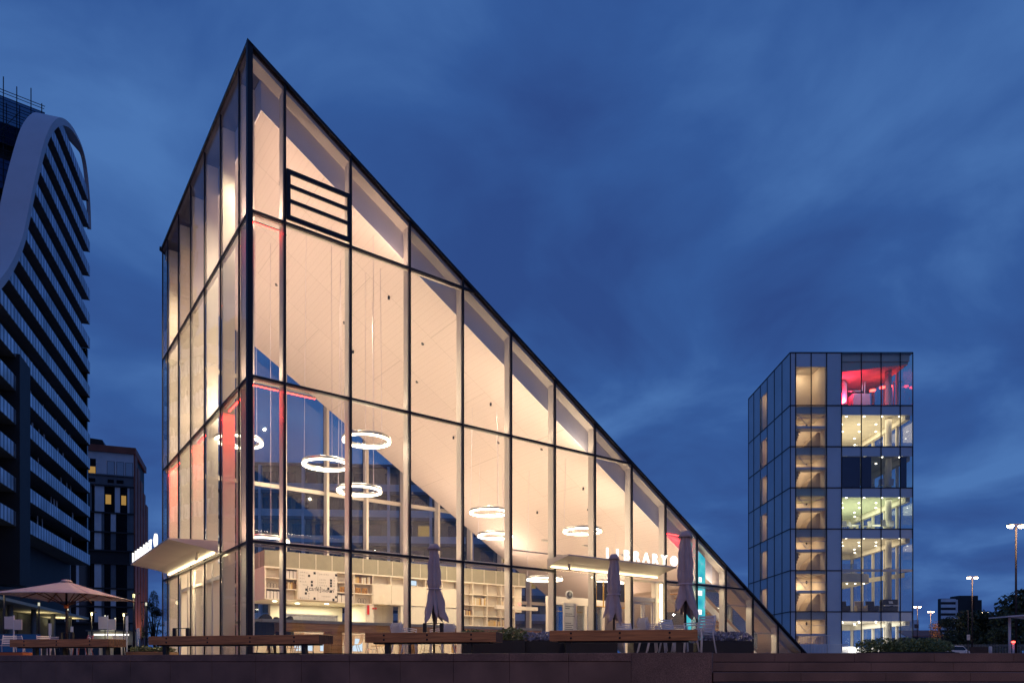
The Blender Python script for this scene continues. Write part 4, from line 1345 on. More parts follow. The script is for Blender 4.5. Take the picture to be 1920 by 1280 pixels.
def closed_parasol(px, Y, pytop, pybot, pytie, label, seed, rb=0.34):
    rnd = random.Random(seed)
    k = Y / FPX
    zt = (1240 - pytop) * k + EYE; zb = (1240 - pybot) * k + EYE; zt2 = (1240 - pytie) * k + EYE
    g = thing('closed_parasol', label, 'parasol', ((px - 960) * k, Y, 0), rnd.uniform(0, 1), 'closed mauve parasols in front of the glass')
    MB().tube((0, 0, 0), (0, 0, zt - 0.05), 0.028, n=10).build('pole', 'dkpole', g)
    n = 64; rows = 40
    lob = 6
    ph = rnd.uniform(0, 6); amp = [rnd.uniform(0.62, 1.32) for _ in range(lob)]
    vs = []; fs = []
    for r in range(rows + 1):
        q = r / rows
        for c in range(n):
            a = 2 * pi * c / n
            li = int(a / (2 * pi) * lob) % lob
            s = (a * lob / (2 * pi)) % 1.0
            fold = (1 - abs(2 * s - 1)) ** 0.8
            hang = (0.55 + 0.45 * fold) * amp[li]
            zlow = zb + (zt - zb) * (0.20 * (1 - fold) * (0.5 + 0.9 * ((li * 37) % 5) / 5) + 0.11 * ((li * 53 + seed) % 7) / 7)
            z = zt - 0.10 - q * (zt - 0.10 - zlow)
            base = 0.075 + 0.055 * min(1, (zt - z) / 0.5) + 0.05 * ((zt - z) / (zt - zt2) if z > zt2 else 1)
            if z > zt2:
                kk = (zt2 + 0.12 - z) / 0.12
                if kk > 0: base *= 1 - 0.25 * max(0, min(1, kk))
                R_ = base * (0.62 + 0.45 * fold * (0.8 + 0.2 * amp[li]))
            else:
                kk = min(1, (zt2 - z) / max(0.05, (zt2 - zb)))
                base = base * (0.75) + (rb - base * 0.75) * (kk ** 0.7)
                R_ = base * (0.42 + 0.62 * fold * amp[li])
            R_ *= 1 + 0.05 * sin(9 * a + 11 * z + seed) + 0.035 * sin(15 * a - 17 * z)
            aa = a + 0.28 * sin(3.0 * q + li) * (1 if z < zt2 else 0.4)
            vs.append((R_ * cos(aa), R_ * sin(aa), z))
    for r in range(rows):
        for c in range(n):
            c2 = (c + 1) % n
            fs.append((r * n + c, r * n + c2, (r + 1) * n + c2, (r + 1) * n + c))
    m = MB(); m.add(vs, fs, True)
    o = m.build('canopy', 'canvas', g)
    sm = o.modifiers.new('thick', 'SOLIDIFY'); sm.thickness = 0.006
    m = MB()
    vs = []; fs = []
    prof = [(0.03, 0.0), (0.085, -0.01), (0.115, -0.055), (0.165, -0.15), (0.15, -0.155), (0.10, -0.07), (0.03, -0.03)]
    for r_, z_ in prof:
        for c in range(32):
            a = 2 * pi * c / 32
            f = 1 + 0.10 * cos(4 * a) * (r_ / 0.165)
            vs.append((r_ * f * cos(a), r_ * f * sin(a), zt + z_))
    for r in range(len(prof) - 1):
        for c in range(32):
            c2 = (c + 1) % 32; fs.append((r * 32 + c, r * 32 + c2, (r + 1) * 32 + c2, (r + 1) * 32 + c))
    fs.append(tuple(range(32))[::-1])
    m.add(vs, fs, True); m.build('cap', 'canvas', g)
    pts = [((0.172) * cos(a * pi / 10), (0.172) * sin(a * pi / 10), zt2) for a in range(21)]
    MB().path(pts, 0.013, 6).build('strap', 'strap', g)
    MB().box(-0.3, 0.3, -0.3, 0.3, 0, 0.06).build('base', 'black', g)


closed_parasol(814, 17.9, 1019, 1173, 1104, 'closed mauve parasol above the second bench, nearest the glass corner', 3, 0.33)
closed_parasol(1151, 18.9, 1038, 1174, 1114, 'closed mauve parasol hiding the first letters of the LIBRARY sign', 5, 0.29)
closed_parasol(1285, 16.2, 995, 1164, 1095, 'tallest closed mauve parasol, right of the canopy sign', 8, 0.36)

# ------------------------------------------------------------------ planters and hedges
def planter(px0, px1, Y, ztop, zs, mat, label, boxmat='black', depth=1.0, dens=900, leaf=0.035, rz=0.0, cat='planter'):
    k = Y / FPX
    x0, x1 = (px0 - 960) * k, (px1 - 960) * k
    g = thing('planter_box', label, cat, (x0, Y, 0), rz)
    l = x1 - x0
    MB().box(0, l, 0, depth, 0, ztop).build('box', boxmat, g, bevel=0.01)
    MB().box(0.03, l - 0.03, 0.03, depth - 0.03, ztop, ztop + 0.02).build('soil', 'dirt', g)
    rnd = random.Random(int(px0))
    bl = []
    n = max(3, int(l / 0.4))
    for i in range(n):
        h = (zs - ztop) * rnd.uniform(0.7, 1.05)
        bl.append((l * (i + 0.5) / n + rnd.uniform(-.1, .1), depth * rnd.uniform(.35, .65), ztop + h * 0.45, l / n * 0.85, depth * 0.48, h * 0.58))
    m = MB(); leaf_cloud(m, bl, dens, leaf, rnd)
    m.build('shrub', mat, g, recalc=False)
    return g


planter(868, 985, 16.6, 0.33, 0.66, 'hedge', 'black planter with grey green shrub between the second and third benches', dens=2200)
planter(985, 1060, 16.9, 0.33, 0.60, 'lavender', 'black planter with blue grey shrub left of the third bench', dens=1500)
planter(1062, 1158, 16.2, 0.34, 0.42, 'lavender', 'black planter behind the third bench, almost hidden', dens=500)
planter(1188, 1300, 18.5, 0.33, 0.40, 'lavender', 'black planter behind the third bench below the doors', dens=400)
planter(1306, 1412, 19.0, 0.38, 0.76, 'lavender', 'black planter with silvery lavender at the low end of the glass', dens=3000)
planter(236, 304, 20.2, 0.12, 0.32, 'hedge', 'low brown planter with dark green shrub left of the corner bench', 'timber_in', dens=1300)
planter(1650, 1792, 30, 0.25, 0.92, 'hedge', 'low wide clipped hedge in front of the square tower', 'black', 2.2, 6000, 0.05)
planter(1700, 1800, 36, 0.3, 1.0, 'hedge', 'darker taller shrub bed behind the clipped hedge', 'black', 2.5, 4500, 0.06)

# ------------------------------------------------------------------ street lamps
def street_lamp(px, py, Y, label, power, mat='lamp', kind='double', r=0.07, group='tall street lamps at the right'):
    k = Y / FPX
    x = (px - 960) * k; z = (1240 - py) * k + EYE
    g = thing('street_lamp', label, 'street lamp', (x, Y, 0), 0, group)
    MB().tube((0, 0, 0), (0, 0, z - 0.05), r, r * 0.7, 10).build('pole', 'dkpole', g)
    if kind == 'double':
        MB().box(-0.33, 0.33, -0.03, 0.03, z + 0.05, z + 0.09).build('arm', 'dkpole', g)
        for sx in (-1, 1):
            h = MB().lathe([(0, 0.08), (0.2, 0.02), (0.22, -0.03), (0, -0.03)], 14, (sx * 0.33, 0, z + 0.05)).build('lamp_head', 'dkpole', g)
            MB().lathe([(0, -0.2), (0.12, -0.17), (0.17, -0.09), (0.17, -0.035), (0, -0.035)], 14, (sx * 0.33, 0, z + 0.05)).build('lamp_glass', mat, h)
        light('POINT', (0, -0.6, z - 0.3), power * 0.3, (1, 0.66, 0.38), 0.3, g)
    else:
        MB().box(-0.4 if kind == 'left' else -0.15, 0.15 if kind == 'left' else 0.4, -0.06, 0.06, z - 0.04, z + 0.03).build('arm', 'dkpole', g)
        MB().box(-0.045, 0.045, -0.045, 0.045, z - 0.28, z - 0.041).build('lamp_glass', mat, g)
        if power: light('POINT', (0, -0.2, z - 0.3), power, (1, 0.95, 0.55), 0.15, g)


street_lamp(1905, 985, 42, 'tallest twin head street lamp at the right edge beside the shelter', 700)
street_lamp(1823, 1082, 67, 'twin head street lamp in front of the far dark apartment block', 700)
street_lamp(1720, 1137, 104, 'twin head street lamp just right of the square tower', 500)
street_lamp(1745, 1146, 118, 'small twin head street lamp above the orange tree', 2600)
street_lamp(1846, 1147, 118, 'small twin head street lamp above the dark trees, right of the apartment block', 500)
PL = 'slim path lamps at the left'
street_lamp(251, 1112, 48, 'slim path lamp with bright head beside the rust red block', 9, 'lamp_green', 'both', 0.08, PL)
street_lamp(274, 1128, 55, 'slim path lamp in front of the dark tree left of the pavilion', 2, 'lamp_dim', 'left', 0.07, PL)
street_lamp(8, 1106, 46, 'slim path lamp at the far left edge above the parasol', 4, 'lamp_dim', 'both', 0.09, PL)
street_lamp(73, 1128, 52, 'slim path lamp seen just under the parasol, left of its pole', 1, 'lamp_dim', 'left', 0.07, PL)
street_lamp(127, 1137, 56, 'slim path lamp seen just right of the parasol pole', 2, 'lamp_dim', 'both', 0.07, PL)
street_lamp(172, 1147, 62, 'slim path lamp with the brightest star, under the parasol edge', 40, 'lamp_green', 'both', 0.06, PL)
street_lamp(232, 1149, 66, 'slim path lamp with bright head between the sign boards and the red block', 36, 'lamp_green', 'both', 0.06, PL)
street_lamp(197, 1152, 72, 'thin far path lamp above the second white sign board, left one', 1, 'lamp_dim', 'both', 0.05, PL)
street_lamp(216, 1157, 76, 'thin far path lamp above the second white sign board, right one', 1, 'lamp_dim', 'both', 0.05, PL)
# assumed street lamps, unseen behind the viewer, added to warm wall and benches
for x, y, lab in ((-9.0, -3.0, 'assumed street lamp added unseen on the near street to warm the foreground, left of the viewpoint'), (5.0, -5.0, 'assumed street lamp added unseen on the near street to warm the foreground, right of the viewpoint'), (20.0, -2.0, 'assumed street lamp added unseen on the near street to warm the foreground, far right of the viewpoint')):
    g = thing('street_lamp', lab, 'street lamp', (x, y, -1.76))
    MB().tube((0, 0, 0), (0, 0, 8.4), 0.08, 0.06, 10).build('pole', 'dkpole', g)
    MB().box(-0.3, 0.3, -0.2, 0.2, 8.4, 8.5).build('lamp_head', 'dkpole', g)
    MB().box(-0.22, 0.22, -0.14, 0.14, 8.37, 8.399).build('lamp_glass', 'lamp', g)
    light('POINT', (0, 0, 8.1), 900, (1, 0.56, 0.30), 0.3, g)

# ------------------------------------------------------------------ sign boards and posts at left
def boards(px, Y, lab):
    k = Y / FPX
    g = thing('sign_board', lab, 'sign', ((px - 960) * k, Y, 0))
    z0, z1 = (1240 - 1180) * k + EYE, (1240 - 1155) * k + EYE
    MB().tube((0, 0, 0), (0, 0, z1 + 0.05), 0.03).build('post', 'white_paint', g)
    MB().box(-17 * k, -0.5 * k, -0.03, 0.03, z0 + 0.03, z1).build('board', 'poster', g)
    MB().box(1.2 * k, 15 * k, -0.035, 0.03, z0, z1 - 0.13).build('board', 'poster', g)
boards(26, 30, 'pair of white sign boards on a post at the far left')
boards(202, 34, 'pair of white sign boards on a post right of the parasol pole')
for px, Y, py0, lab in ((94, 33, 1168, 'thin pale post with a rusty top left of the parasol pole'), (135, 36, 1174, 'thin pale post right of the parasol pole'), (238, 36, 1154, 'thin pale flag post beside the rust red block'), (259, 32, 1177, 'thin pale post with a small square plate')):
    k = Y / FPX
    g = thing('marker_post', lab, 'post', ((px - 960) * k, Y, 0))
    h = (1240 - py0) * k + EYE
    MB().tube((0, 0, 0), (0, 0, h), 0.035).build('post', 'white_paint', g)
    MB().box(-0.05, 0.09, -0.04, -0.036, h * 0.66, h).build('plate', 'white_paint', g)

# handrail and pickets beyond the low end of the glass
k = 44 / FPX
g = thing('picket_railing', 'railing of pale vertical pickets beyond the low end of the glass', 'railing', ((1500 - 960) * k, 44, 0))
m = MB()
for i in range(19): m.box(i * 0.1, i * 0.1 + 0.03, 0, 0.03, 0.0, 1.45)
m.build('picket', 'white_paint', g)
MB().box(-0.02, 1.9, -0.01, 0.04, 1.45, 1.5).build('rail', 'white_paint', g)
# ------------------------------------------------------------------ square glass tower
TX, TY = 27.1, 69.5
TW = 11.92
tw = thing('glass_tower', 'square seven storey glass tower with lit rooms and a red top room', 'tower', (TX, TY, 0))
K = TY / FPX
def tz(py): return (1240 - py) * K + EYE
def txx(px): return (px - 1482) * K
ROOF = tz(661)
LV = [0.0, tz(1146), tz(1069), tz(991), tz(914), tz(837), tz(760), ROOF]
CX = [0.0] + [txx(p) for p in (1492, 1521, 1550, 1578, 1615, 1652, 1688)] + [TW]
CY = [0.0, 2.05, 4.15, 6.2, 8.3, 10.4, 12.2]
TD = 12.2
# structure: slabs, core
s0, s1 = CX[1], CX[3]      # stair bay
r0 = CX[4]
for i, z in enumerate(LV):
    if i == 0: continue
    if i == 2:      # double height room: slab only as a mezzanine
        MB().box(0.15, s0 + 3.2 if False else r0 - 0.1, 0.2, TD - 0.2, z - 0.3, z - 0.02).build('floor_slab', 'room', tw)
        continue
    MB().box(0.15, TW - 0.2, 0.2, TD - 0.2, z - 0.75, z - 0.02).build('floor_slab', 'room' if i != 4 else 'room_green', tw)
MB().box(s1 + 0.05, r0 - 0.05, 0.25, 7.5, 0.0, ROOF - 0.8).build('core_wall', 'room', tw)
MB().box(0.2, s0 - 0.05, 0.25, CY[3] - 0.02, 0, ROOF - 0.8).build('core_wall', 'room', tw)
MB().box(0.2, s0 - 0.05, CY[4] + 0.02, TD - 0.3, 0, ROOF - 0.8).build('core_wall', 'room', tw)
MB().box(1.7, 1.8, CY[3], CY[4], 0.03, ROOF - 0.8).build('core_wall', 'cream', tw)
MB().box(0.22, 1.69, CY[4], CY[4] + 0.02, 0.03, ROOF - 0.8).build('core_wall', 'cream', tw)
MB().box(s0, s1, 3.4, 3.6, 0, ROOF - 0.8).build('core_wall', 'cream', tw)
MB().box(s1 - 0.02, s1 + 0.045, 0.26, 3.38, 0, ROOF - 0.8).build('core_wall', 'cream', tw)
MB().box(s0 - 0.045, s0 + 0.02, 0.26, 3.38, 0, ROOF - 0.8).build('core_wall', 'cream', tw)
MB().box(r0 - 0.04, r0 + 0.1, 7.6, TD - 0.3, 0, ROOF - 0.8).build('core_wall', 'room', tw)
MB().box(0, TW, 0.1, TD - 0.1, ROOF - 0.1, ROOF - 0.02).build('roof', 'rooftop', tw)
MB().box(0.05, TW - 0.05, 0.05, TD - 0.05, 0.002, 0.03).build('floor_slab', 'floor', tw)
# front glass: clear or spandrel
for i in range(7):
    z0, z1 = LV[i], LV[i + 1]
    last = i == 6
    for j in range(len(CX) - 1):
        x0, x1 = CX[j] + 0.03, CX[j + 1] - 0.03
        if j in (0, 3):
            MB().box(x0, x1, 0.0, 0.05, z0 + 0.04, z1 - 0.04).build('spandrel_panel', 'spandrel', tw)
        elif j in (1, 2):
            lo = z0 + 0.04 if i else 1.6
            top = z1 - 0.04 if not last else tz(688)
            MB().box(x0, x1, 0.0, 0.02, lo, top).build('glass_pane', 'glass_tower', tw)
            if last: MB().box(x0, x1, 0.0, 0.05, top + 0.02, z1 - 0.04).build('spandrel_panel', 'spandrel', tw)
            if i == 0: MB().box(x0, x1, 0.0, 0.05, 0.04, 1.58).build('spandrel_panel', 'spandrel', tw)
        else:
            sp = 0.93
            if last:
                MB().box(x0, x1, 0.0, 0.02, z0 + 0.04, z1 - 0.04).build('glass_pane', 'glass_tower', tw)
            elif i == 1:     # lower half of the double height room
                MB().box(x0, x1, 0.0, 0.02, z0 + 0.04, z1 - 0.1).build('glass_pane', 'glass_tower', tw)
            else:
                zb_ = z0 + (0.12 if i == 2 else 0.04)
                MB().box(x0, x1, 0.0, 0.02, zb_, z1 - sp - 0.02).build('glass_pane', 'glass_tower', tw)
                MB().box(x0, x1, 0.0, 0.05, z1 - sp, z1 - 0.04).build('spandrel_panel', 'spandrel', tw)
            # right return glass
# side facade (facing left): spandrel panels with one lit window column
for i in range(7):
    z0, z1 = LV[i], LV[i + 1]
    for j in range(6):
        y0, y1 = CY[j] + 0.03, CY[j + 1] - 0.03
        if j == 3:
            MB().box(-0.02, 0.0, y0, y1, z0 + 0.06, z0 + (z1 - z0) * 0.72).build('glass_pane', 'glass_tower', tw)
            MB().box(-0.02, 0.03, y0, y1, z0 + (z1 - z0) * 0.72 + 0.02, z1 - 0.04).build('spandrel_panel', 'spandrel', tw)
        else:
            MB().box(-0.02, 0.03, y0, y1, z0 + 0.04, z1 - 0.04).build('spandrel_panel', 'spandrel', tw)
# right facade and back: white posts and clear glass
for i in range(7):
    z0, z1 = LV[i], LV[i + 1]
    MB().box(TW - 0.02, TW, 0.1, TD - 0.1, z0 + 0.04, z1 - (0.75 if i not in (1, 6) else 0.04)).build('side_glass', 'glass_tower', tw)
    MB().box(r0 + 0.1, TW - 0.1, TD - 0.02, TD, z0 + 0.04, z1 - (0.75 if i not in (1, 6) else 0.04)).build('rear_glass', 'glass_tower', tw)
    if i not in (6,):
        MB().box(TW - 0.02, TW + 0.02, 0.06, TD - 0.1, z1 - 0.74, z1 - 0.03).build('spandrel_panel', 'spandrel', tw) if i != 1 else None
cp = MB()
for y in (2.4, 4.8, 7.2, 9.6, TD - 0.2):
    MB().box(TW - 0.34, TW - 0.08, y - 0.07, y + 0.07, 0.03, ROOF - 0.8).build('post', 'room', tw)
for x in (7.2, 9.4):
    MB().box(x - 0.07, x + 0.07, TD - 0.4, TD - 0.1, 0.03, ROOF - 0.8).build('post', 'room', tw)
for i in (0, 2, 3, 4, 5):
    z1 = LV[i + 1] - 0.76
    MB().box(TW - 0.55, TW - 0.10, 0.3, TD - 0.45, z1 - 0.55, z1).build('window_header', 'room', tw)
    MB().box(r0 + 0.2, TW - 0.55, TD - 0.5, TD - 0.12, z1 - 0.55, z1).build('window_header', 'room', tw)
for x, y in ((10.4, 1.6), (6.4, 5.5)):
    MB().lathe([(0, 0), (0.3, 0), (0.3, ROOF - 0.9), (0, ROOF - 0.9)], 18, (x, y, 0.03)).build('column', 'room', tw)
# dark frame lines
for x in CX:
    MB().box(x - 0.04, x + 0.04, -0.06, -0.002, 0, ROOF).build('mullion', 'dark', tw)
for y in CY[1:]:
    MB().box(-0.06, -0.022, y - 0.035, y + 0.035, 0, ROOF).build('mullion', 'dark', tw)
MB().box(TW + 0.021, TW + 0.06, TD - 0.1, TD, 0, ROOF).build('mullion', 'dark', tw)
for i, z in enumerate(LV[1:]):
    full = i != 1
    e_ = TW if full else r0
    MB().box(0.0, e_, -0.062, -0.003, z - 0.05, z + 0.04).build('transom', 'dark', tw)
    MB().box(-0.062, -0.023, 0.0, TD, z - 0.05, z + 0.04).build('transom', 'dark', tw)
    MB().box(TW + 0.022, TW + 0.062, 0, TD, z - 0.04, z + 0.04).build('transom', 'dark', tw)
MB().box(r0, TW, -0.03, -0.004, LV[2] - 0.12, LV[2] + 0.12).build('transom', 'fin', tw)
# stair flights, half landings
for i in range(7):
    z0, z1 = LV[i], LV[i + 1]
    h = z1 - z0
    if i < 6:
        zl = z0 + h * (0.52 if i else 0.55)
        if i > 0 or True:
            MB().box(s0 + 0.03, s1 - 0.03, 0.22, 1.3, zl - 0.22, zl).build('half_landing', 'paleclad', tw)
        xa, xb = s0 + 0.15, s1 - 0.15
        # lower flight rising to the right, upper flight rising back to the left, behind it
        MB().prism([(s0 + 0.04, 1.0, z0 + 0.02), (s0 + 0.25, 1.0, z0 + 0.02), (s0 + 0.75, 1.0, zl - 0.24), (s0 + 0.45, 1.0, zl - 0.24)], (0, 1.1, 0)).build('flight', 'cream', tw)
        MB().prism([(s0 + 1.45, 1.4, z0 + 0.02), (s1 - 0.04, 1.4, z0 + 0.02), (s1 - 0.04, 1.4, zl - 0.24), (s0 + 2.75, 1.4, zl - 0.24), (s0 + 1.95, 1.4, z0 + 0.5 * (zl - z0))], (0, 1.9, 0)).build('flight', 'tan', tw)
        m = MB()
        for q in range(7):
            m.box(s0 + 0.06 + q * 0.11, s0 + 0.16 + q * 0.11, 0.9, 0.99, z0 + 0.05 + q * 0.26, z0 + 0.22 + q * 0.26)
        m.build('tread', 'timber_in', tw)
        m = MB()
        m.box(s0 + 0.03, s1 - 0.03, 0.12, 0.17, zl + 0.75, zl + 0.80)
        m.bar((s0 + 0.05, 0.3, zl + 1.5), (s0 + 1.15, 0.3, zl + 0.15), 0.05); m.bar((s0 + 1.15, 0.3, zl + 0.15), (s0 + 1.7, 0.3, zl + 0.75), 0.04)
        m.build('handrail', 'white_paint', tw)
        MB().lathe([(0, -.01), (.14, -.01), (.14, .01), (0, .01)], 16, (0, 0, 0)).build('floor_number', 'ink', tw)
        o = COL.objects[-1] if False else [c for c in tw.children if c.name.startswith('floor_number')][-1]
        o.data.transform(Matrix.Translation((s1 - 0.55, 3.38, zl + 1.15)) @ Matrix.Rotation(radians(90), 4, 'X') @ Matrix.Diagonal((0.7, 1.3, 1, 1)))
    light('AREA', ((s0 + s1) / 2, 2.3, z1 - 0.8), 58 if i < 6 else 75, (1, 0.74, 0.48), 0.8, tw, (0.25, 0.3, -1), name='stair_light')
    light('AREA', ((s0 + s1) / 2 + 0.5, 1.0, z0 + h * 0.48 - 0.3), 5, (1, 0.74, 0.48), 0.5, tw, (0, 0.4, -1), name='stair_light') if i < 6 else None
# side window column rooms
for i in range(7):
    z0, z1 = LV[i], LV[i + 1]
    light('AREA', (1.0, 7.2, z1 - 1.0), 22, (1, 0.66, 0.38), 0.4, tw, (-0.3, 0, -1), name='side_room_light')
    MB().box(1.6, 1.69, CY[3] + 0.7, CY[4] - 0.3, z0 + 0.1, z0 + 2.3).build('side_door', 'tread', tw)
# rooms: downlights and area light per storey
for i in range(6):
    z0, z1 = LV[i], LV[i + 1]
    if i == 4: 
        # blinds drawn on the fourth storey
        MB().box(CX[4] + 0.1, CX[5] - 0.05, 0.12, 0.15, z0 + 0.03, z1 - 0.95).build('blind', 'blind', tw)
        MB().box(CX[5] + 0.05, CX[5] + 1.05, 0.12, 0.15, z0 + 0.03, z1 - 0.95).build('blind', 'blind', tw)
        MB().box(CX[7] + 0.05, CX[7] + 0.7, 0.12, 0.15, z0 + 0.03, z1 - 0.95).build('blind', 'blind', tw)
        en = 8; colr = (0.75, 0.85, 1.0)
    elif i == 3: en = 300; colr = (0.98, 1.0, 0.68)
    elif i == 0: en = 420; colr = (1, 0.95, 0.85)
    elif i == 1: en = 130; colr = (1, 0.82, 0.55)
    elif i == 2: en = 240; colr = (1, 0.80, 0.52)
    else: en = 330; colr = (1, 0.82, 0.55)
    zc = z1 - 0.76
    if i == 1: continue
    m = MB()
    for a in range(4):
        for b_ in range(5 if i != 4 else 2):
            m.lathe([(0, -0.03), (0.085, -0.03), (0.085, -0.001), (0, -0.001)], 10, (r0 + 0.9 + a * 1.75 + (0.6 if b_ % 2 else 0), 0.9 + b_ * 2.3, zc))
    m.build('downlight', 'down', tw)
    light('AREA', (r0 + 3.4, 5.0, zc - 0.1), en, colr, 5.5, tw, (0, 0, -1), size_y=8, name='room_light')
    if i in (3, 5, 0, 2): light('AREA', (r0 + 3.4, 5.0, z0 + 0.5), en * 0.45, colr, 5.5, tw, (0, 0, 1), size_y=8, name='room_light')
# mezzanine with curved white front in the double height room
zm = LV[2]
m = MB()
pts = [(r0 + 0.1, 1.0)] + [(r0 + 2.0 + 1.9 * sin(a * pi / 16), 2.9 - 1.9 * cos(a * pi / 16)) for a in range(9)] + [(r0 + 3.9, 9.0), (r0 + 0.1, 9.0)]
m.prism([(x, y, zm - 1.0) for x, y in pts], (0, 0, 0.85)); m.build('mezzanine', 'room', tw)
MB().box(r0 + 0.1, r0 + 2.0, 1.0, 1.03, zm - 0.15, zm + 0.8).build('mezzanine_glass', 'glass_blue', tw)
m = MB()
for k in range(4): m.lathe([(0, -0.03), (0.08, -0.03), (0.08, -0.001), (0, -0.001)], 10, (r0 + 0.8 + k * 0.85, 2.4, zm - 1.0))
m.build('downlight', 'down', tw)
light('AREA', (r0 + 2.0, 4.0, zm - 1.1), 120, (1, 0.85, 0.6), 2.5, tw, (0, 0, -1), size_y=5, name='room_light')
MB().prism([(TW - 0.5, 0.6, zm - 0.6), (TW - 0.5, 0.6, zm - 0.15), (r0 + 3.95, 9.0, zm - 0.15), (r0 + 3.95, 9.0, zm - 0.6)], (0.08, 0.05, 0)).build('bridge', 'room', tw)
# top room: red light, sloping ceiling, machines
MB().prism([(r0 + 0.1, 0.35, ROOF - 1.75), (TW - 0.25, 0.35, ROOF - 1.0), (TW - 0.25, 0.35, ROOF - 0.78), (r0 + 0.1, 0.35, ROOF - 0.78)], (0, TD - 1.0, 0)).build('top_ceiling', 'room', tw)
MB().box(r0 + 0.11, r0 + 0.2, 0.4, 7.0, LV[6], ROOF - 1.8).build('red_panel', 'red_wall', tw)
light('AREA', (r0 + 1.2, 2.0, LV[6] + 1.2), 420, (1, 0.02, 0.05), 0.8, tw, (-0.5, 0.5, 1.0), name='red_light')
light('AREA', (r0 + 2.6, 3.0, LV[6] + 0.8), 260, (1, 0.02, 0.05), 0.8, tw, (0.2, 0.6, 1.0), name='red_light')
light('AREA', (r0 + 3.0, 1.2, ROOF - 1.9), 30, (0.7, 0.5, 0.8), 2, tw, (0, 0.4, -1), name='room_light')
fz = LV[6]
g = thing('plant_machine', 'grey plant machine in the red lit top room of the tower', 'machine', (TX + r0 + 2.2, TY + 2.2, fz))
MB().box(0, 1.7, 0, 1.2, 0, 2.0).build('cabinet', 'paleclad', g)
MB().lathe([(0, 0), (0.5, 0), (0.5, 3.1), (0.3, 3.4), (0, 3.4)], 16, (-0.9, 0.6, 0)).build('tank', 'paleclad', g)
m = MB()
for x in (1.3, 3.0, 4.2):
    m.path([(x, 0.3, 0), (x, 0.3, 3.3), (x + 0.9, 0.3, 3.3)], 0.06, 8)
m.path([(-0.4, 0.2, 2.3), (1.0, 0.2, 2.3), (1.0, 0.2, 3.4)], 0.07, 8); m.build('pipe', 'chrome', g)
m = MB()
for x, z in ((2.2, 2.5), (3.2, 2.8), (3.9, 2.9)): m.lathe([(0, -.12), (.28, -.05), (.28, .05), (0, .12)], 14, (x, 0.5, z))
m.build('red_lamp', 'redlight', g)
# furniture in the tower
def tchair(x, y, z, rz, label, grp, proto=[None]):
    if proto[0] is None:
        g = thing('office_chair', label, 'chair', (TX + x, TY + y, z), rz, grp)
        MB().box(-0.24, 0.24, -0.24, 0.24, 0.42, 0.48).build('seat', 'white_paint', g)
        MB().obox((0, 0.25, 0.75), (0.23, 0, 0), (0, 0.02, 0), (0, 0.06, 0.26)).build('backrest', 'white_paint', g)
        for sx in (-1, 1):
            for sy in (-1, 1): MB().tube((sx * 0.2, sy * 0.2, 0.42), (sx * 0.23, sy * 0.23, 0), 0.015, n=5).build('leg', 'chrome', g)
        proto[0] = g
    else:
        copy_tree(proto[0], (TX + x, TY + y, z), rz, label, grp)
for k in range(3): tchair(r0 + 3.4 + k * 0.9, 0.9, LV[4], 2.4 + 0.4 * k, 'white office chair behind the navy blinds of the tower', 'office chairs on the blind drawn storey')
for k in range(6): tchair(r0 + 0.8 + k * 0.95, 0.9 + 0.5 * (k % 2), LV[3], 0.6 * k, 'office chair on the green lit storey of the tower', 'office chairs on the green lit storey')
for k in range(2):
    g = thing('office_table', 'white meeting table on the green lit storey, ' + ('left one' if k == 0 else 'right one'), 'table', (TX + r0 + 1.6 + k * 2.9, TY + 2.0, LV[3]))
    MB().box(-1.0, 1.0, -0.4, 0.4, 0.7, 0.74).build('tabletop', 'white_paint', g)
    for sx in (-0.9, 0.9): MB().box(sx - 0.03, sx + 0.03, -0.3, 0.3, 0, 0.7).build('leg', 'chrome', g)
for x, m_, lab in ((0.2, 'cloth_dk', 'dark armchair at the left end of the tower lounge'), (1.9, 'ply', 'pale tub chair in the tower lounge'), (3.0, 'cloth_dk', 'dark armchair beside the middle mullion of the tower lounge'), (4.4, 'cloth_dk', 'dark reclining armchair right of the middle of the tower lounge')):
    g = thing('lounge_chair', lab, 'armchair', (TX + r0 + 0.5 + x, TY + 1.0, LV[1]))
    MB().box(-0.42, 0.42, -0.35, 0.4, 0.12, 0.45).build('seat', m_, g, bevel=0.05)
    MB().obox((0, 0.42, 0.72), (0.42, 0, 0), (0, 0.08, 0), (0, 0.1, 0.42)).build('backrest', m_, g, bevel=0.04)
    for sx in (-1, 1): MB().box(sx * 0.46 - 0.07, sx * 0.46 + 0.07, -0.3, 0.4, 0.12, 0.66).build('armrest', m_, g, bevel=0.03)
g = thing('piano', 'black upright piano with white sheet music in the tower lounge', 'piano', (TX + r0 + 5.4, TY + 1.2, LV[1]))
MB().box(-0.75, 0.75, 0, 0.6, 0, 1.3).build('case', 'black', g); MB().box(-0.7, 0.7, -0.35, 0, 0.62, 0.72).build('keyboard', 'poster', g)
MB().obox((0, -0.08, 1.0), (0.2, 0, 0), (0, 0.01, 0), (0, 0.05, 0.12)).build('sheet_music', 'poster', g)
g = thing('reception_pod', 'glowing white domed pod on the ground floor of the tower', 'pod', (TX + r0 + 1.9, TY + 2.6, 0.03))
m = MB(); prof = [(2.6 * cos(a * pi / 20), 1.35 * sin(a * pi / 20)) for a in range(11)]
m.lathe([(max(r, 0.001), z) for r, z in prof], 32); m.build('shell', 'white_paint', g)
light('AREA', (0, -1.2, 2.6), 90, (1, 0.97, 0.9), 2, g, (0, 0.3, -1))
g = thing('reception_pod', 'smaller white domed pod at the right on the ground floor', 'pod', (TX + r0 + 6.0, TY + 4.2, 0.03))
m = MB(); prof = [(1.5 * cos(a * pi / 20), 1.5 * sin(a * pi / 20)) for a in range(11)]
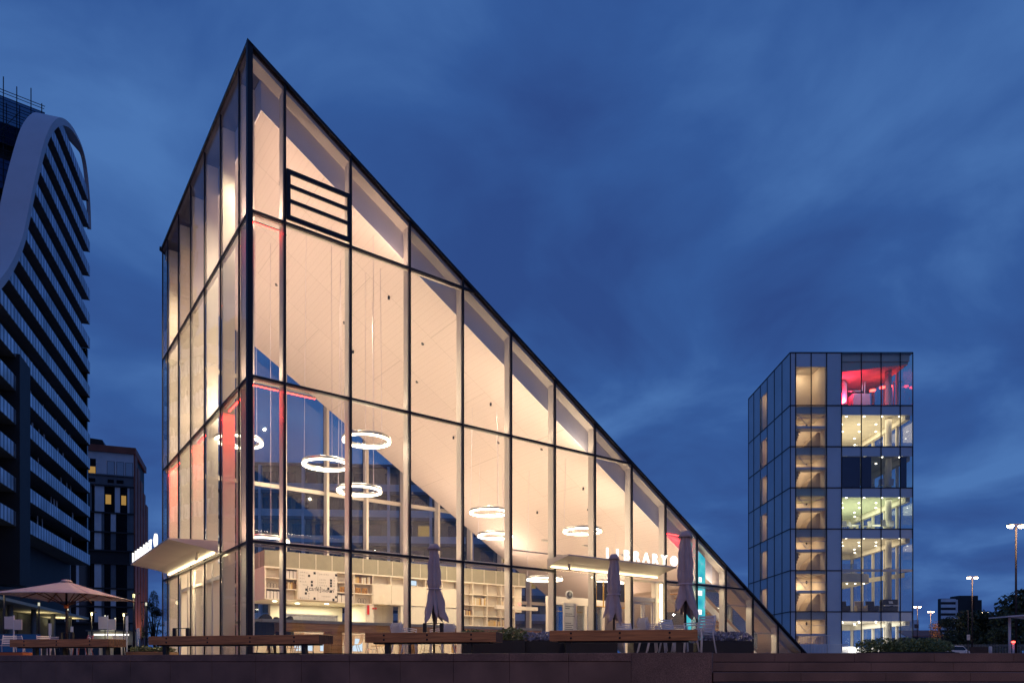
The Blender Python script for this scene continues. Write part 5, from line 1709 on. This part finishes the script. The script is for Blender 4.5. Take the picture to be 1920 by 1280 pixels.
m.lathe([(max(r, 0.001), z) for r, z in prof], 28); m.build('shell', 'white_paint', g)
g = thing('low_railing', 'low fine picket screen against the tower base', 'railing', (TX + CX[3] - 2.9, TY - 0.9, 0))
m = MB()
for k in range(46): m.box(k * 0.1, k * 0.1 + 0.035, 0, 0.03, 0, 1.5)
m.build('picket', 'paleclad', g); MB().box(0, 4.6, -0.01, 0.04, 1.5, 1.55).build('rail', 'paleclad', g)
# ------------------------------------------------------------------ curved balcony tower at the left
CO = Vector((-55.0, 93.0, 0))
CA = atan2(0.948, -0.3185)
cb = thing('balcony_tower', 'dark balcony tower with a white wave shaped ribbon edge at the far left', 'apartment building', CO, CA)


def wz(px, py):
    xn = (px - 960) / FPX
    w_ = (93 * xn + 55) / (0.3185 + 0.948 * xn)
    D = 93 - 0.948 * w_
    return (-w_, (1240 - py) / FPX * D + EYE)


curve_px = [(-60, 585), (-30, 566), (0, 540), (22, 508), (41, 464), (52, 417), (62, 367), (75, 311), (87.5, 267), (100, 244), (112, 235), (125, 238), (137, 250), (150, 274), (158, 300), (163, 335), (167, 385), (168.5, 430)]
cv = [wz(*p) for p in curve_px]
cv = [(-46.0, cv[0][1] - 1.2)] + cv


def smooth(pts, n=4):
    out = []
    for i in range(len(pts) - 1):
        p0 = pts[max(i - 1, 0)]; p1 = pts[i]; p2 = pts[i + 1]; p3 = pts[min(i + 2, len(pts) - 1)]
        for k in range(n):
            t = k / n
            out.append(tuple(0.5 * (2 * p1[j] + (p2[j] - p0[j]) * t + (2 * p0[j] - 5 * p1[j] + 4 * p2[j] - p3[j]) * t * t + (3 * p1[j] - p0[j] - 3 * p2[j] + p3[j]) * t ** 3) for j in (0, 1)))
    out.append(pts[-1])
    return out


cs_ = smooth(cv)
cs_ = [(min(x, -0.02), z) for x, z in cs_]
# ribbon: front face 0.55 m thick outside the curve, 2.3 m deep
rb = MB()
outer = []
for i, p in enumerate(cs_):
    a = Vector(cs_[max(i - 1, 0)]); b_ = Vector(cs_[min(i + 1, len(cs_) - 1)])
    d = (b_ - a).normalized()
    nrm = Vector((-d.y, d.x))
    th = 0.75 if i < len(cs_) * 0.6 else 0.75 * max(0.08, 1 - (i / len(cs_) - 0.6) * 4.0)
    outer.append((p[0] + nrm.x * th, p[1] + nrm.y * th))
n = len(cs_)
vs = []
for i_, ((x, z), (ox, oz)) in enumerate(zip(cs_, outer)):
    dp = 2.2 if i_ < n * 0.68 else max(0.3, 2.2 - (i_ - n * 0.68) * 0.22)
    vs += [(x, -0.15, z), (ox, -0.15, oz), (ox, dp, oz), (x, dp, z)]
fs = []
for i in range(n - 1):
    for k in range(4):
        k2 = (k + 1) % 4
        fs.append((i * 4 + k, i * 4 + k2, (i + 1) * 4 + k2, (i + 1) * 4 + k))
fs += [(0, 1, 2, 3), ((n - 1) * 4, (n - 1) * 4 + 1, (n - 1) * 4 + 2, (n - 1) * 4 + 3)]
rb.add(vs, fs, False)
rb.build('wave_ribbon', 'ribbon', cb)
tp = [p for p in cs_ if p[0] > -16]
MB().prism([(x, 1.75, z) for x, z in tp] + [(tp[0][0], 1.75, tp[-1][1])] if tp[0][1] > tp[-1][1] else [(x, 1.75, z) for x, z in tp], (0, 0.2, 0)).build('gable_glazing', 'dkglass', cb)


def span(z):
    """x range of the facade under the curve at height z"""
    xs = []
    for (x0, z0), (x1, z1) in zip(cs_, cs_[1:]):
        if (z0 - z) * (z1 - z) <= 0 and z0 != z1:
            xs.append(x0 + (z - z0) / (z1 - z0) * (x1 - x0))
    zl = cs_[0][1]
    lo, hi = -46.0, -0.02
    if z > zl:
        if len(xs) >= 1: lo = min(xs)
        else: return None
    if z > cs_[-1][1] and xs: hi = max(xs)
    return (lo, hi) if hi - lo > 0.4 else None


ST = 3.13
zb0 = 28.06 - 8 * ST + 3.13 * 2 - 0.0
k0 = int((28.06 - 9.5) / ST)
rw = random.Random(4)
BLX0, BLX1 = wz(30, 900)[0], wz(50, 900)[0]
for k in range(-k0, 13):
    z = 28.06 + ST * k
    HB = 1.32
    sa, sb = span(z), span(z + HB)
    if not sa: continue
    if not sb:
        continue
    # balustrade, clipped by the curve, rounded far end
    pl = [(sa[0], 0, z), (sa[1], 0, z), (sb[1], 0, z + HB), (sb[0], 0, z + HB)]
    MB().prism(pl, (0, 0.08, 0)).build('balustrade', 'band', cb)
    if z < 40:
        m = MB()
        pts = [(sa[1] + 0.02 + 0.5 * sin(a * pi / 12), 0.5 - 0.5 * cos(a * pi / 12)) for a in range(7)] + [(sa[1] + 0.52, 2.2)]
        for (x0, y0), (x1, y1) in zip(pts, pts[1:]):
            m.prism([(x0, y0, z), (x1, y1, z), (x1, y1, z + HB), (x0, y0, z + HB)], (-0.03, 0.03, 0))
        m.build('balustrade', 'band', cb)
    MB().box(sa[0] + 0.1, sa[1] + (0.4 if z < 40 else -0.1), 0.09, 2.3, z - 0.02, z + 0.24).build('floor_slab', 'greywall', cb)
    if z < 40:
        MB().box(sa[1] - 0.1, sa[1] + 0.42, 0.30, 2.2, z + 0.25, z + ST - 0.03).build('end_glazing', 'dkglass', cb)
    # recessed window wall
    top = z + ST - 0.02
    sc_ = span(top) or (sb[0] + 1, sb[1] - 1)
    if sc_[1] - sc_[0] < 0.5: continue
    MB().prism([(sb[0] + 0.3, 2.0, z + 0.24), (sb[1] - 0.2, 2.0, z + 0.24), (sc_[1] - 0.2, 2.0, top), (sc_[0] + 0.3, 2.0, top)], (0, 0.15, 0)).build('window_wall', 'dkglass', cb)
    m = MB(); x = max(sb[0], sc_[0]) + 0.6
    fr = MB()
    while x < min(sb[1], sc_[1]) - 0.5:
        r = rw.random()
        if r < 0.26: MB().box(x, x + rw.uniform(0.2, 0.5), 1.2, 1.24, z + 0.25, top - 0.12).build('blind', 'paleclad', cb)
        x += rw.uniform(0.9, 1.9)
# dark blade between balcony groups
MB().prism([(BLX0, -0.3, 7.0), (BLX1, -0.3, 7.0), (BLX1, -0.3, wz(50, 690)[1]), (BLX0, -0.3, wz(36, 670)[1])], (0, 2.2, 0)).build('blade_wall', 'dkwall', cb)
# body behind, soffit, podium
MB().box(-46, 0.4, 2.35, 9, 5.6, 30).build('body', 'dkwall', cb)
MB().box(-46, -0.4, 0.05, 9, 5.3, 5.58).build('soffit', 'cream', cb)
MB().box(-46, -3.0, 4.0, 8.9, 0, 5.28).build('podium_wall', 'dkwall', cb)
m = MB()
for k in range(26): m.box(-14 + k * 0.42, -13.9 + k * 0.42, 3.9, 3.99, 0.1, 5.2)
m.build('louvre', 'greywall', cb)
for x in (-26, -19, -12, -5): MB().tube((x, 1.2, 0), (x + 0.25, 1.2, 5.3), 0.25).build('column', 'greywall', cb)
light('AREA', (-4, 2.0, 4.2), 110, (1, 0.9, 0.5), 2, cb, (0, 0, 1), name='soffit_light')
light('AREA', (-14, 2.0, 4.2), 40, (1, 0.9, 0.5), 2, cb, (0, 0, 1), name='soffit_light')
g = thing('site_hoarding', 'low blue site hoarding at the far left', 'fence', (-33.5, 43.5, 0), radians(8))
for k in range(2): MB().box(k * 2.2, k * 2.2 + 2.17, 0, 0.06, 0, 1.55).build('panel', 'hoarding', g)
# scaffolded wing rising behind the dip of the ribbon
SA = atan2(0.604, 0.797)
sw = thing('scaffold_wing', 'unfinished dark tower wing wrapped in blue mesh and scaffold poles', 'building', (-52.6, 80.0, 0), SA)
MB().box(-14, -0.6, 1.6, 14, 30, 59.6).build('body', 'dkwall', sw)
for k in range(10):
    z = 30 + k * 3.1
    MB().box(-14, -0.3, 0.9, 1.55, z, z + 0.22).build('floor_slab', 'greywall', sw)
m = MB()
for x in (-12.6, -10.8, -8.6, -6.8, -4.9, -3.6, -2.4, -1.1, -0.1):
    m.tube((x, 0.0, 30), (x, 0.0, 62.2 + rw.uniform(-0.6, 1.4)), 0.055, n=6)
    m.tube((x + 0.3, 0.8, 30), (x + 0.3, 0.8, 61.2 + rw.uniform(-0.6, 1.2)), 0.05, n=6)
m.build('scaffold_pole', 'dark', sw)
m = MB()
z = 34.0
while z < 62.6:
    m.bar((-13.5, -0.07, z), (0.2, -0.07, z), 0.055); m.bar((-13.5, 0.87, z + 0.3), (0.2, 0.87, z + 0.3), 0.05)
    z += 0.72
m.build('ledger', 'dark', sw)
MB().box(-13.4, 0.15, 0.30, 0.32, 56.5, 61.6).build('net', 'mesh_net', sw)
for k in range(6): MB().bar((-13.4 + k * 2.3, -0.1, 57 - (k % 2) * 3), (-11.3 + k * 2.3, -0.1, 61.4 - (k % 3)), 0.05).build('brace', 'dark', sw)
for k in range(5):
    z = 36 + k * 5.2
    MB().box(-13, -3 - (k % 3) * 1.2, 0.35, 0.39, z, z + 3.2).build('safety_mesh', 'blue_mesh', sw)
g = thing('scaffold_wing', 'short scaffold stub on the far right edge of the balcony tower top', 'scaffold', CO + Vector((0.2, 0, 0)), CA)
m = MB()
for x, y in ((-0.9, 1.5), (0.3, 1.5), (0.3, 2.6)): m.tube((x, y, 44), (x, y, 62.5 - (x + 1) * 2), 0.06, n=6)
for q in range(8): m.bar((-0.9, 1.5, 45 + q * 1.9), (0.4, 1.5, 45 + q * 1.9), 0.05)
m.build('scaffold_pole', 'dark', g)

# ------------------------------------------------------------------ pale apartment block with rust red side
AA = radians(20)
AD = 115.0
AX = (253 - 960) / FPX * AD
ab = thing('apartment_block', 'pale panelled apartment block with a rust red side wall behind the parasol', 'apartment building', (AX, AD, 0), AA)
ka = AD / FPX
def az(py): return (1240 - py) * ka + EYE
def ax(px): return (px - 253) * ka / cos(AA) * 1.06
ZT = az(846)
XL = -20.0
MB().box(XL, -0.2, 0.35, 12, 0, ZT - 0.5).build('body', 'dkwall', ab)
MB().box(XL, 0.15, -0.3, 12.2, ZT - 0.5, ZT + 0.5).build('parapet', 'redwall', ab)
MB().prism([(ax(170), 3, ZT + 0.5), (ax(196), 3, ZT + 0.5), (ax(203), 3, ZT + 1.3), (ax(200), 3, ZT + 2.2), (ax(170), 3, ZT + 2.4)], (0, 5, 0)).build('plant_room', 'black', ab)
# side fins, stepped
for k in range(5):
    MB().box(-0.18, 0.05 + 0.1 * k, 0.0 + k * 2.4, 2.3 + k * 2.4, 0, ZT - 0.55 - k * 1.5).build('side_wall', 'redwall', ab)
MB().box(-0.75, -0.19, -0.12, 0.3, 0, az(914)).build('corner_pilaster', 'greywall', ab)
# top penthouse storeys pale
zt1, zt2 = az(893), ZT - 0.52
MB().box(XL, -0.2, 0.0, 0.34, zt1, zt2).build('wall', 'paleclad', ab)
MB().box(XL, -0.2, -0.15, -0.02, zt1 - 0.2, zt1).build('ledge', 'greywall', ab)
MB().box(XL, -0.2, 0.05, 0.34, az(914), zt1 - 0.21).build('wall', 'greywall', ab)
rows = [az(914), az(964), az(1000), az(1034), az(1058), az(1104), az(1138), az(1168)]
for z in rows:
    MB().box(XL, -0.1, -0.25, 0.3, z - 0.14, z + 0.1).build('floor_slab', 'dkwall', ab)
def win(x0, x1, z0, z1, m_='dkglass', fr=True):
    f = MB().box(x0, x1, -0.02, 0.12, z0, z1).build('window', 'dkglass' if m_ != 'lit' else 'dkglass', ab)
    MB().box(x0 + 0.06, x1 - 0.06, -0.045, -0.022, z0 + 0.06, z1 - 0.06).build('pane', 'warm_win' if m_ == 'lit' else m_, f)
win(ax(185), ax(196), az(895), az(880), 'lit'); win(ax(185), ax(196), az(879.5), az(866))
for a in (212, 226, 239): win(ax(a), ax(a + 11), az(896), az(868), 'spandrel')
for a, b_ in ((186, 195), (213, 222), (226, 236)): win(ax(a), ax(b_), az(908), az(902))
# panel bays per storey: alternating white panels and dark openings
rp_ = random.Random(9)
for zi, (z1, z0) in enumerate(zip(rows, rows[1:])):
    if zi == 3:
        MB().box(XL, -0.8, 0.1, 0.33, z0 + 0.11, z1 - 0.15).build('wall', 'dkwall', ab); continue
    bays = [(168, 172, 1), (172, 188, 0), (189, 193, 0), (194, 204, 1), (204.5, 208, 2), (209, 217, 0), (217.5, 225, 1 if zi % 2 else 2), (226, 241, 0), (241.5, 250, 1 if zi == 0 else 2)]
    if zi == 0: bays = [(168, 186, 0), (187, 190, 2), (191, 194, 0), (194.5, 208, 1), (209, 219, 3), (219.5, 223, 0), (223.5, 231, 1), (232, 241, 3), (242, 250, 1)]
    for a, b_, kd in bays:
        x0, x1 = ax(a), ax(b_)
        if kd in (1, 2):
            MB().box(x0, x1, -0.05, 0.2, z0 + 0.11, z1 - 0.15).build('wall_panel', 'paleclad' if kd == 1 else 'greywall', ab)
        else:
            win(x0, x1, z0 + 0.12, z1 - 0.16, 'dkglass')
            if kd == 3:
                zm_ = z0 + (z1 - z0) * 0.32
                MB().box(x0 + 0.1, x1 - 0.1, -0.07, -0.05, zm_, zm_ + 1.5).build('lit_pane', 'warm_win', ab)
    x = ax(160)
    while x > XL + 1:
        MB().box(x - 0.8, x, -0.05, 0.2, z0 + 0.11, z1 - 0.15).build('wall_panel', 'paleclad', ab); x -= 3.2
g = thing('added_wall_light', 'small warm ground light added to brighten the rust red side wall', 'lamp', ab.matrix_basis @ Vector((0, 0, 0)) if False else (AX + 1.6, AD + 3.0, 0))  # upward wash added to bring out the red side
MB().lathe([(0, 0), (0.2, 0), (0.2, 0.15), (0, 0.15)], 12).build('housing', 'dkpole', g)
light('SPOT', (0, 0, 0.3), 2600, (1, 0.72, 0.45), 0.2, g, (-0.16, 0.12, 1), spot=70)
g = thing('shop_front', 'low pale shop front with a bright light strip at the foot of the apartment block', 'shop', ((165 - 960) / FPX * 100, 100, 0), radians(3))
MB().box(0, 6.6, 0, 1.2, 0, 2.6).build('wall', 'cream', g)
MB().box(0.0, 6.8, -0.6, 0, 4.1, 4.3).build('awning', 'greywall', g)
MB().box(0.8, 5.6, -0.03, -0.001, 3.55, 3.75).build('light_strip', 'white_led', g)
MB().box(0, 6.6, 0.0, 1.2, 2.61, 4.09).build('fascia', 'room', g)
for k in range(4): MB().box(0.5 + k * 1.5, 1.5 + k * 1.5, -0.03, -0.001, 0.1, 2.2).build('window', 'dkglass', g)
light('AREA', (3, -1.2, 4.0), 25, (1, 0.9, 0.6), 2, g, (0, 0.5, -1))

# long residential block behind the pavilion, seen through its glass
kb = 86 / FPX
rb_ = thing('residential_block', 'long olive grey residential block seen through the rear glass of the pavilion', 'apartment building', ((400 - 960) * kb, 86, 0), radians(4))
LB = 640 * kb
HBK = (1240 - 872) * kb
MB().box(0, LB, 0.6, 12, 0, HBK).build('wall', 'olive', rb_)
MB().box(-0.3, LB + 0.3, 0.2, 12.2, HBK, HBK + 0.4).build('parapet', 'greywall', rb_)
for q in range(7):
    z = HBK - (q + 1) * 3.15
    MB().box(0, LB, -0.2, 0.59, z - 0.2, z + 0.15).build('floor_slab', 'greywall', rb_)
    MB().box(0, LB, -0.2, -0.12, z + 0.16, z + 1.0).build('balustrade', 'spandrel', rb_)
    x = 1.0
    while x < LB - 2.5:
        r = rp_.random()
        f = MB().box(x, x + 1.6, 0.5, 0.62, z + 0.3, z + 2.5).build('window', 'dkglass', rb_)
        if r < 0.07: MB().box(x + 0.1, x + 1.5, 0.46, 0.499, z + 0.4, z + 2.4).build('pane', 'warm_win', f)
        x += rp_.choice((2.2, 2.6, 3.8))
for q in range(8):
    MB().box(q * LB / 8 + 0.2, q * LB / 8 + 0.5, -0.21, 0.6, 0, HBK).build('party_wall', 'paleclad', rb_)

# ------------------------------------------------------------------ trees
def tree(px, Y, pytop, wpx, label, mat='leaf', n=2600, leaf=None, seed=1, trunk=0.3, group=None):
    k = Y / FPX
    rnd = random.Random(seed)
    g = thing('tree', label, 'tree', ((px - 960) * k, Y, 0), rnd.uniform(0, 6), group)
    H = (1240 - pytop) * k; R_ = wpx * k / 2
    th = H * trunk
    m = MB()
    m.path([(0, 0, 0), (0.03 * H, 0, th), (0.0, 0.03 * H, H * 0.7)], [0.028 * H, 0.02 * H, 0.006 * H], 8)
    for q in range(6):
        a = q * 1.05 + rnd.uniform(-.3, .3); rr = R_ * rnd.uniform(0.45, 0.75)
        m.path([(0.02 * H, 0, th * rnd.uniform(0.9, 1.6)), (rr * 0.5 * cos(a), rr * 0.5 * sin(a), H * rnd.uniform(.4, .55)), (rr * cos(a), rr * sin(a), H * rnd.uniform(.55, .8))], [0.012 * H, 0.008 * H, 0.003 * H], 6)
    m.build('trunk', 'bark', g)
    bl = []
    for q in range(15):
        a = rnd.uniform(0, 6.28); rr = R_ * sqrt(rnd.random()) * 0.75
        zz = rnd.uniform(th + 0.05 * H, H * 0.88)
        fall = 1 - 0.55 * max(0, (zz / H - 0.5) / 0.5)
        s_ = R_ * rnd.uniform(0.28, 0.45)
        bl.append((rr * fall * cos(a), rr * fall * sin(a), zz, s_, s_, s_ * 0.7))
    bl.append((0, 0, H * 0.8, R_ * .4, R_ * .4, H * 0.2))
    m = MB(); leaf_cloud(m, bl, n, leaf or R_ * 0.055, rnd); m.build('crown', mat, g, recalc=False)
    return g


TG = 'dark park trees at the right'
tree(1905, 92, 1112, 170, 'tallest dark tree at the right edge behind the shelter', seed=2, n=5000, trunk=0.12, group=TG)
tree(1850, 100, 1150, 130, 'dark spreading tree left of the tallest one at the right edge', seed=3, n=4000, trunk=0.1, group=TG)
tree(1808, 96, 1178, 80, 'low dark tree below the far apartment block', seed=4, n=2600, trunk=0.1, group=TG)
tree(1782, 110, 1155, 56, 'dark round tree in front of the pale striped block', seed=5, n=2600, trunk=0.15, group=TG)
tree(1755, 123, 1163, 36, 'small orange tree lit by the street lamp', 'leaf_warm', seed=6, n=1500, trunk=0.25)
tree(1832, 120, 1172, 70, 'dark tree behind the twin head lamp', seed=7, n=2200, trunk=0.1, group=TG)
tree(1880, 80, 1176, 70, 'low dark tree behind the shelter roof', seed=17, n=2200, trunk=0.1, group=TG)
tree(288, 95, 1108, 46, 'dark tree in the gap left of the pavilion', seed=8, n=3200, trunk=0.12)
tree(262, 120, 1130, 40, 'dark tree behind the rust red wall, left of the gap tree', seed=9, n=1500, trunk=0.12)
light('POINT', at(1748, 1172, 108), 500, (1, 0.5, 0.2), 0.3, name='tree_glow_lamp') if False else None

# ------------------------------------------------------------------ far right background
D0 = 300.0; kd = D0 / FPX
fb = thing('distant_tower', 'far apartment block with pale striped left half and dark right half', 'apartment building', ((1765 - 960) * kd, D0, 0))
Lw = 30 * kd; H1 = (1240 - 1122) * kd; H2 = (1240 - 1117) * kd
MB().box(0, Lw, 0, 2.5, 0, H1).build('wall', 'dkwall', fb)
for q in range(8):
    z = H1 - 0.6 - q * 2.35
    MB().box(-0.2, Lw - 0.9, -0.5, -0.01, z - 0.9, z + 0.4).build('balcony_band', 'paleclad', fb)
MB().box(Lw + 0.01, 66 * kd, -1, 5, 0, H2).build('dark_wing', 'dkwall', fb)
MB().box(56 * kd, 70 * kd, -2, -1.01, 0, H1 * 0.97).build('dark_wing', 'black', fb)
MB().box(Lw - 0.8, Lw - 0.1, -0.6, -0.02, H1 * 0.55, H1 * 0.98).build('lit_stair', 'paleclad', fb)
MB().box(34 * kd, 60 * kd, -3.2, -1.02, 0, (1240 - 1168) * kd).build('lower_wing', 'greywall', fb)
fb = thing('distant_tower', 'small far grey block just right of the square tower', 'apartment building', ((1709 - 960) * kd, D0, 0))
MB().box(0, 3.2, 0, 8, 0, (1240 - 1162) * kd).build('wall', 'paleclad', fb)
for q in range(6): MB().box(1.2, 2.9, -0.05, -0.001, 1.5 + q * 2.5, 3.2 + q * 2.5).build('window', 'dkglass', fb)
fb = thing('low_hall', 'low far hall with a rust coloured roof', 'hall', ((1700 - 960) * 200 / FPX, 200, 0))
MB().box(0, 11, 0, 10, 0, 6.8).build('wall', 'dkwall', fb)
MB().prism([(-0.3, -0.3, 6.82), (11.3, -0.3, 6.82), (11.3, 5, 8.6), (-0.3, 5, 8.6)], (0, 0, 0.3)).build('roof', 'redwall', fb)
fb = thing('park_fence', 'dark picket fence in front of the far trees', 'fence', ((1785 - 960) * 75 / FPX, 75, 0))
m = MB()
for q in range(60): m.box(q * 0.16, q * 0.16 + 0.04, 0, 0.04, 0, 1.7)
m.build('picket', 'greywall', fb); MB().box(0, 9.6, -0.01, 0.05, 1.5, 1.56).box(0, 9.6, -0.01, 0.05, 0.3, 0.36).build('rail', 'greywall', fb)
# bus shelter, signs, bollards, picnic seats
k = 40 / FPX
g = thing('bus_shelter', 'thin flat roofed shelter at the right edge with one pale post', 'shelter', ((1893 - 960) * k, 40, 0))
MB().prism([(-0.65, -0.8, 2.30), (-0.65, 0.8, 2.30), (0.5, 0.8, 2.38), (2.3, 0.8, 2.16), (2.3, -0.8, 2.16), (0.5, -0.8, 2.38)], (0, 0, 0.07)).build('roof', 'white_paint', g)
MB().tube((0, 0, 0), (0, 0, 2.36), 0.07).build('post', 'white_paint', g)
MB().tube((1.9, 0, 0), (1.9, 0, 2.2), 0.07).build('post', 'white_paint', g)
k = 44 / FPX
g = thing('road_sign', 'small white parking sign on a thin pole left of the lamp post', 'sign', ((1815 - 960) * k, 44, 0))
MB().tube((0, 0, 0), (0, 0, 3.0), 0.03).build('pole', 'dkpole', g)
MB().box(-0.1, 0.1, -0.05, -0.03, 1.18 * 1.0, 1.52).build('plate', 'poster', g)
MB().prism([(-0.05, -0.055, 1.36), (0.05, -0.055, 1.42), (0.05, -0.055, 1.38)], (0, 0.003, 0)).build('arrow', 'ink', g)
for px, Y, h, lab in ((1857, 42, 0.75, 'pale short bollard right of the dark seats'), (1812, 46, 0.62, 'pale short bollard below the small white sign')):
    g = thing('bollard', lab, 'bollard', ((px - 960) * Y / FPX, Y, 0))
    MB().lathe([(0, 0), (0.09, 0), (0.09, h - 0.05), (0.06, h), (0, h)], 14).build('post', 'white_paint', g)
g = thing('bollard', 'pale bollard with a glowing red light under the shelter', 'bollard', ((1900 - 960) * 38 / FPX, 38, 0))
MB().tube((0, 0, 0), (0, 0, 0.86), 0.05).build('post', 'white_paint', g)
MB().lathe([(0, 0.865), (0.09, 0.865), (0.09, 0.93), (0, 0.95)], 14).build('lamp', 'redlight', g)
g = thing('park_bench', 'row of dark slatted park seats below the far trees', 'bench', ((1828 - 960) * 48 / FPX, 48, 0))
MB().box(0, 1.2, 0, 0.5, 0.42, 0.47).box(0, 1.2, 0.5, 0.54, 0.47, 0.85).build('seat', 'seat_wood', g)
for x in (0.1, 0.6, 1.1): MB().box(x - 0.03, x + 0.03, 0.05, 0.5, 0, 0.42).build('leg', 'black', g)
# small white car beyond the hedge
g = thing('parked_car', 'small pale car parked beyond the hedge, mostly hidden', 'car', ((1783 - 960) * 70 / FPX, 70, 0), 0.2)
m = MB(); m.prism([(-2.0, -0.8, 0.35), (2.0, -0.8, 0.35), (2.0, -0.8, 0.8), (1.2, -0.8, 0.95), (0.7, -0.8, 1.4), (-1.0, -0.8, 1.42), (-1.7, -0.8, 1.0), (-2.0, -0.8, 0.9)], (0, 1.6, 0)); m.build('body', 'white_paint', g, bevel=0.08)
MB().prism([(1.05, -0.81, 0.97), (0.62, -0.81, 1.33), (-0.9, -0.81, 1.34), (-1.4, -0.81, 1.0)], (0, 1.62, 0)).build('window', 'dkglass', g)
for x in (-1.25, 1.25):
    for y in (-0.8, 0.65):
        o = MB().lathe([(0, 0), (.32, 0), (.32, .16), (0, .16)], 16).build('wheel', 'black', g); o.data.transform(Matrix.Translation((x, y + 0.16, 0.32)) @ Matrix.Rotation(radians(90), 4, 'X'))
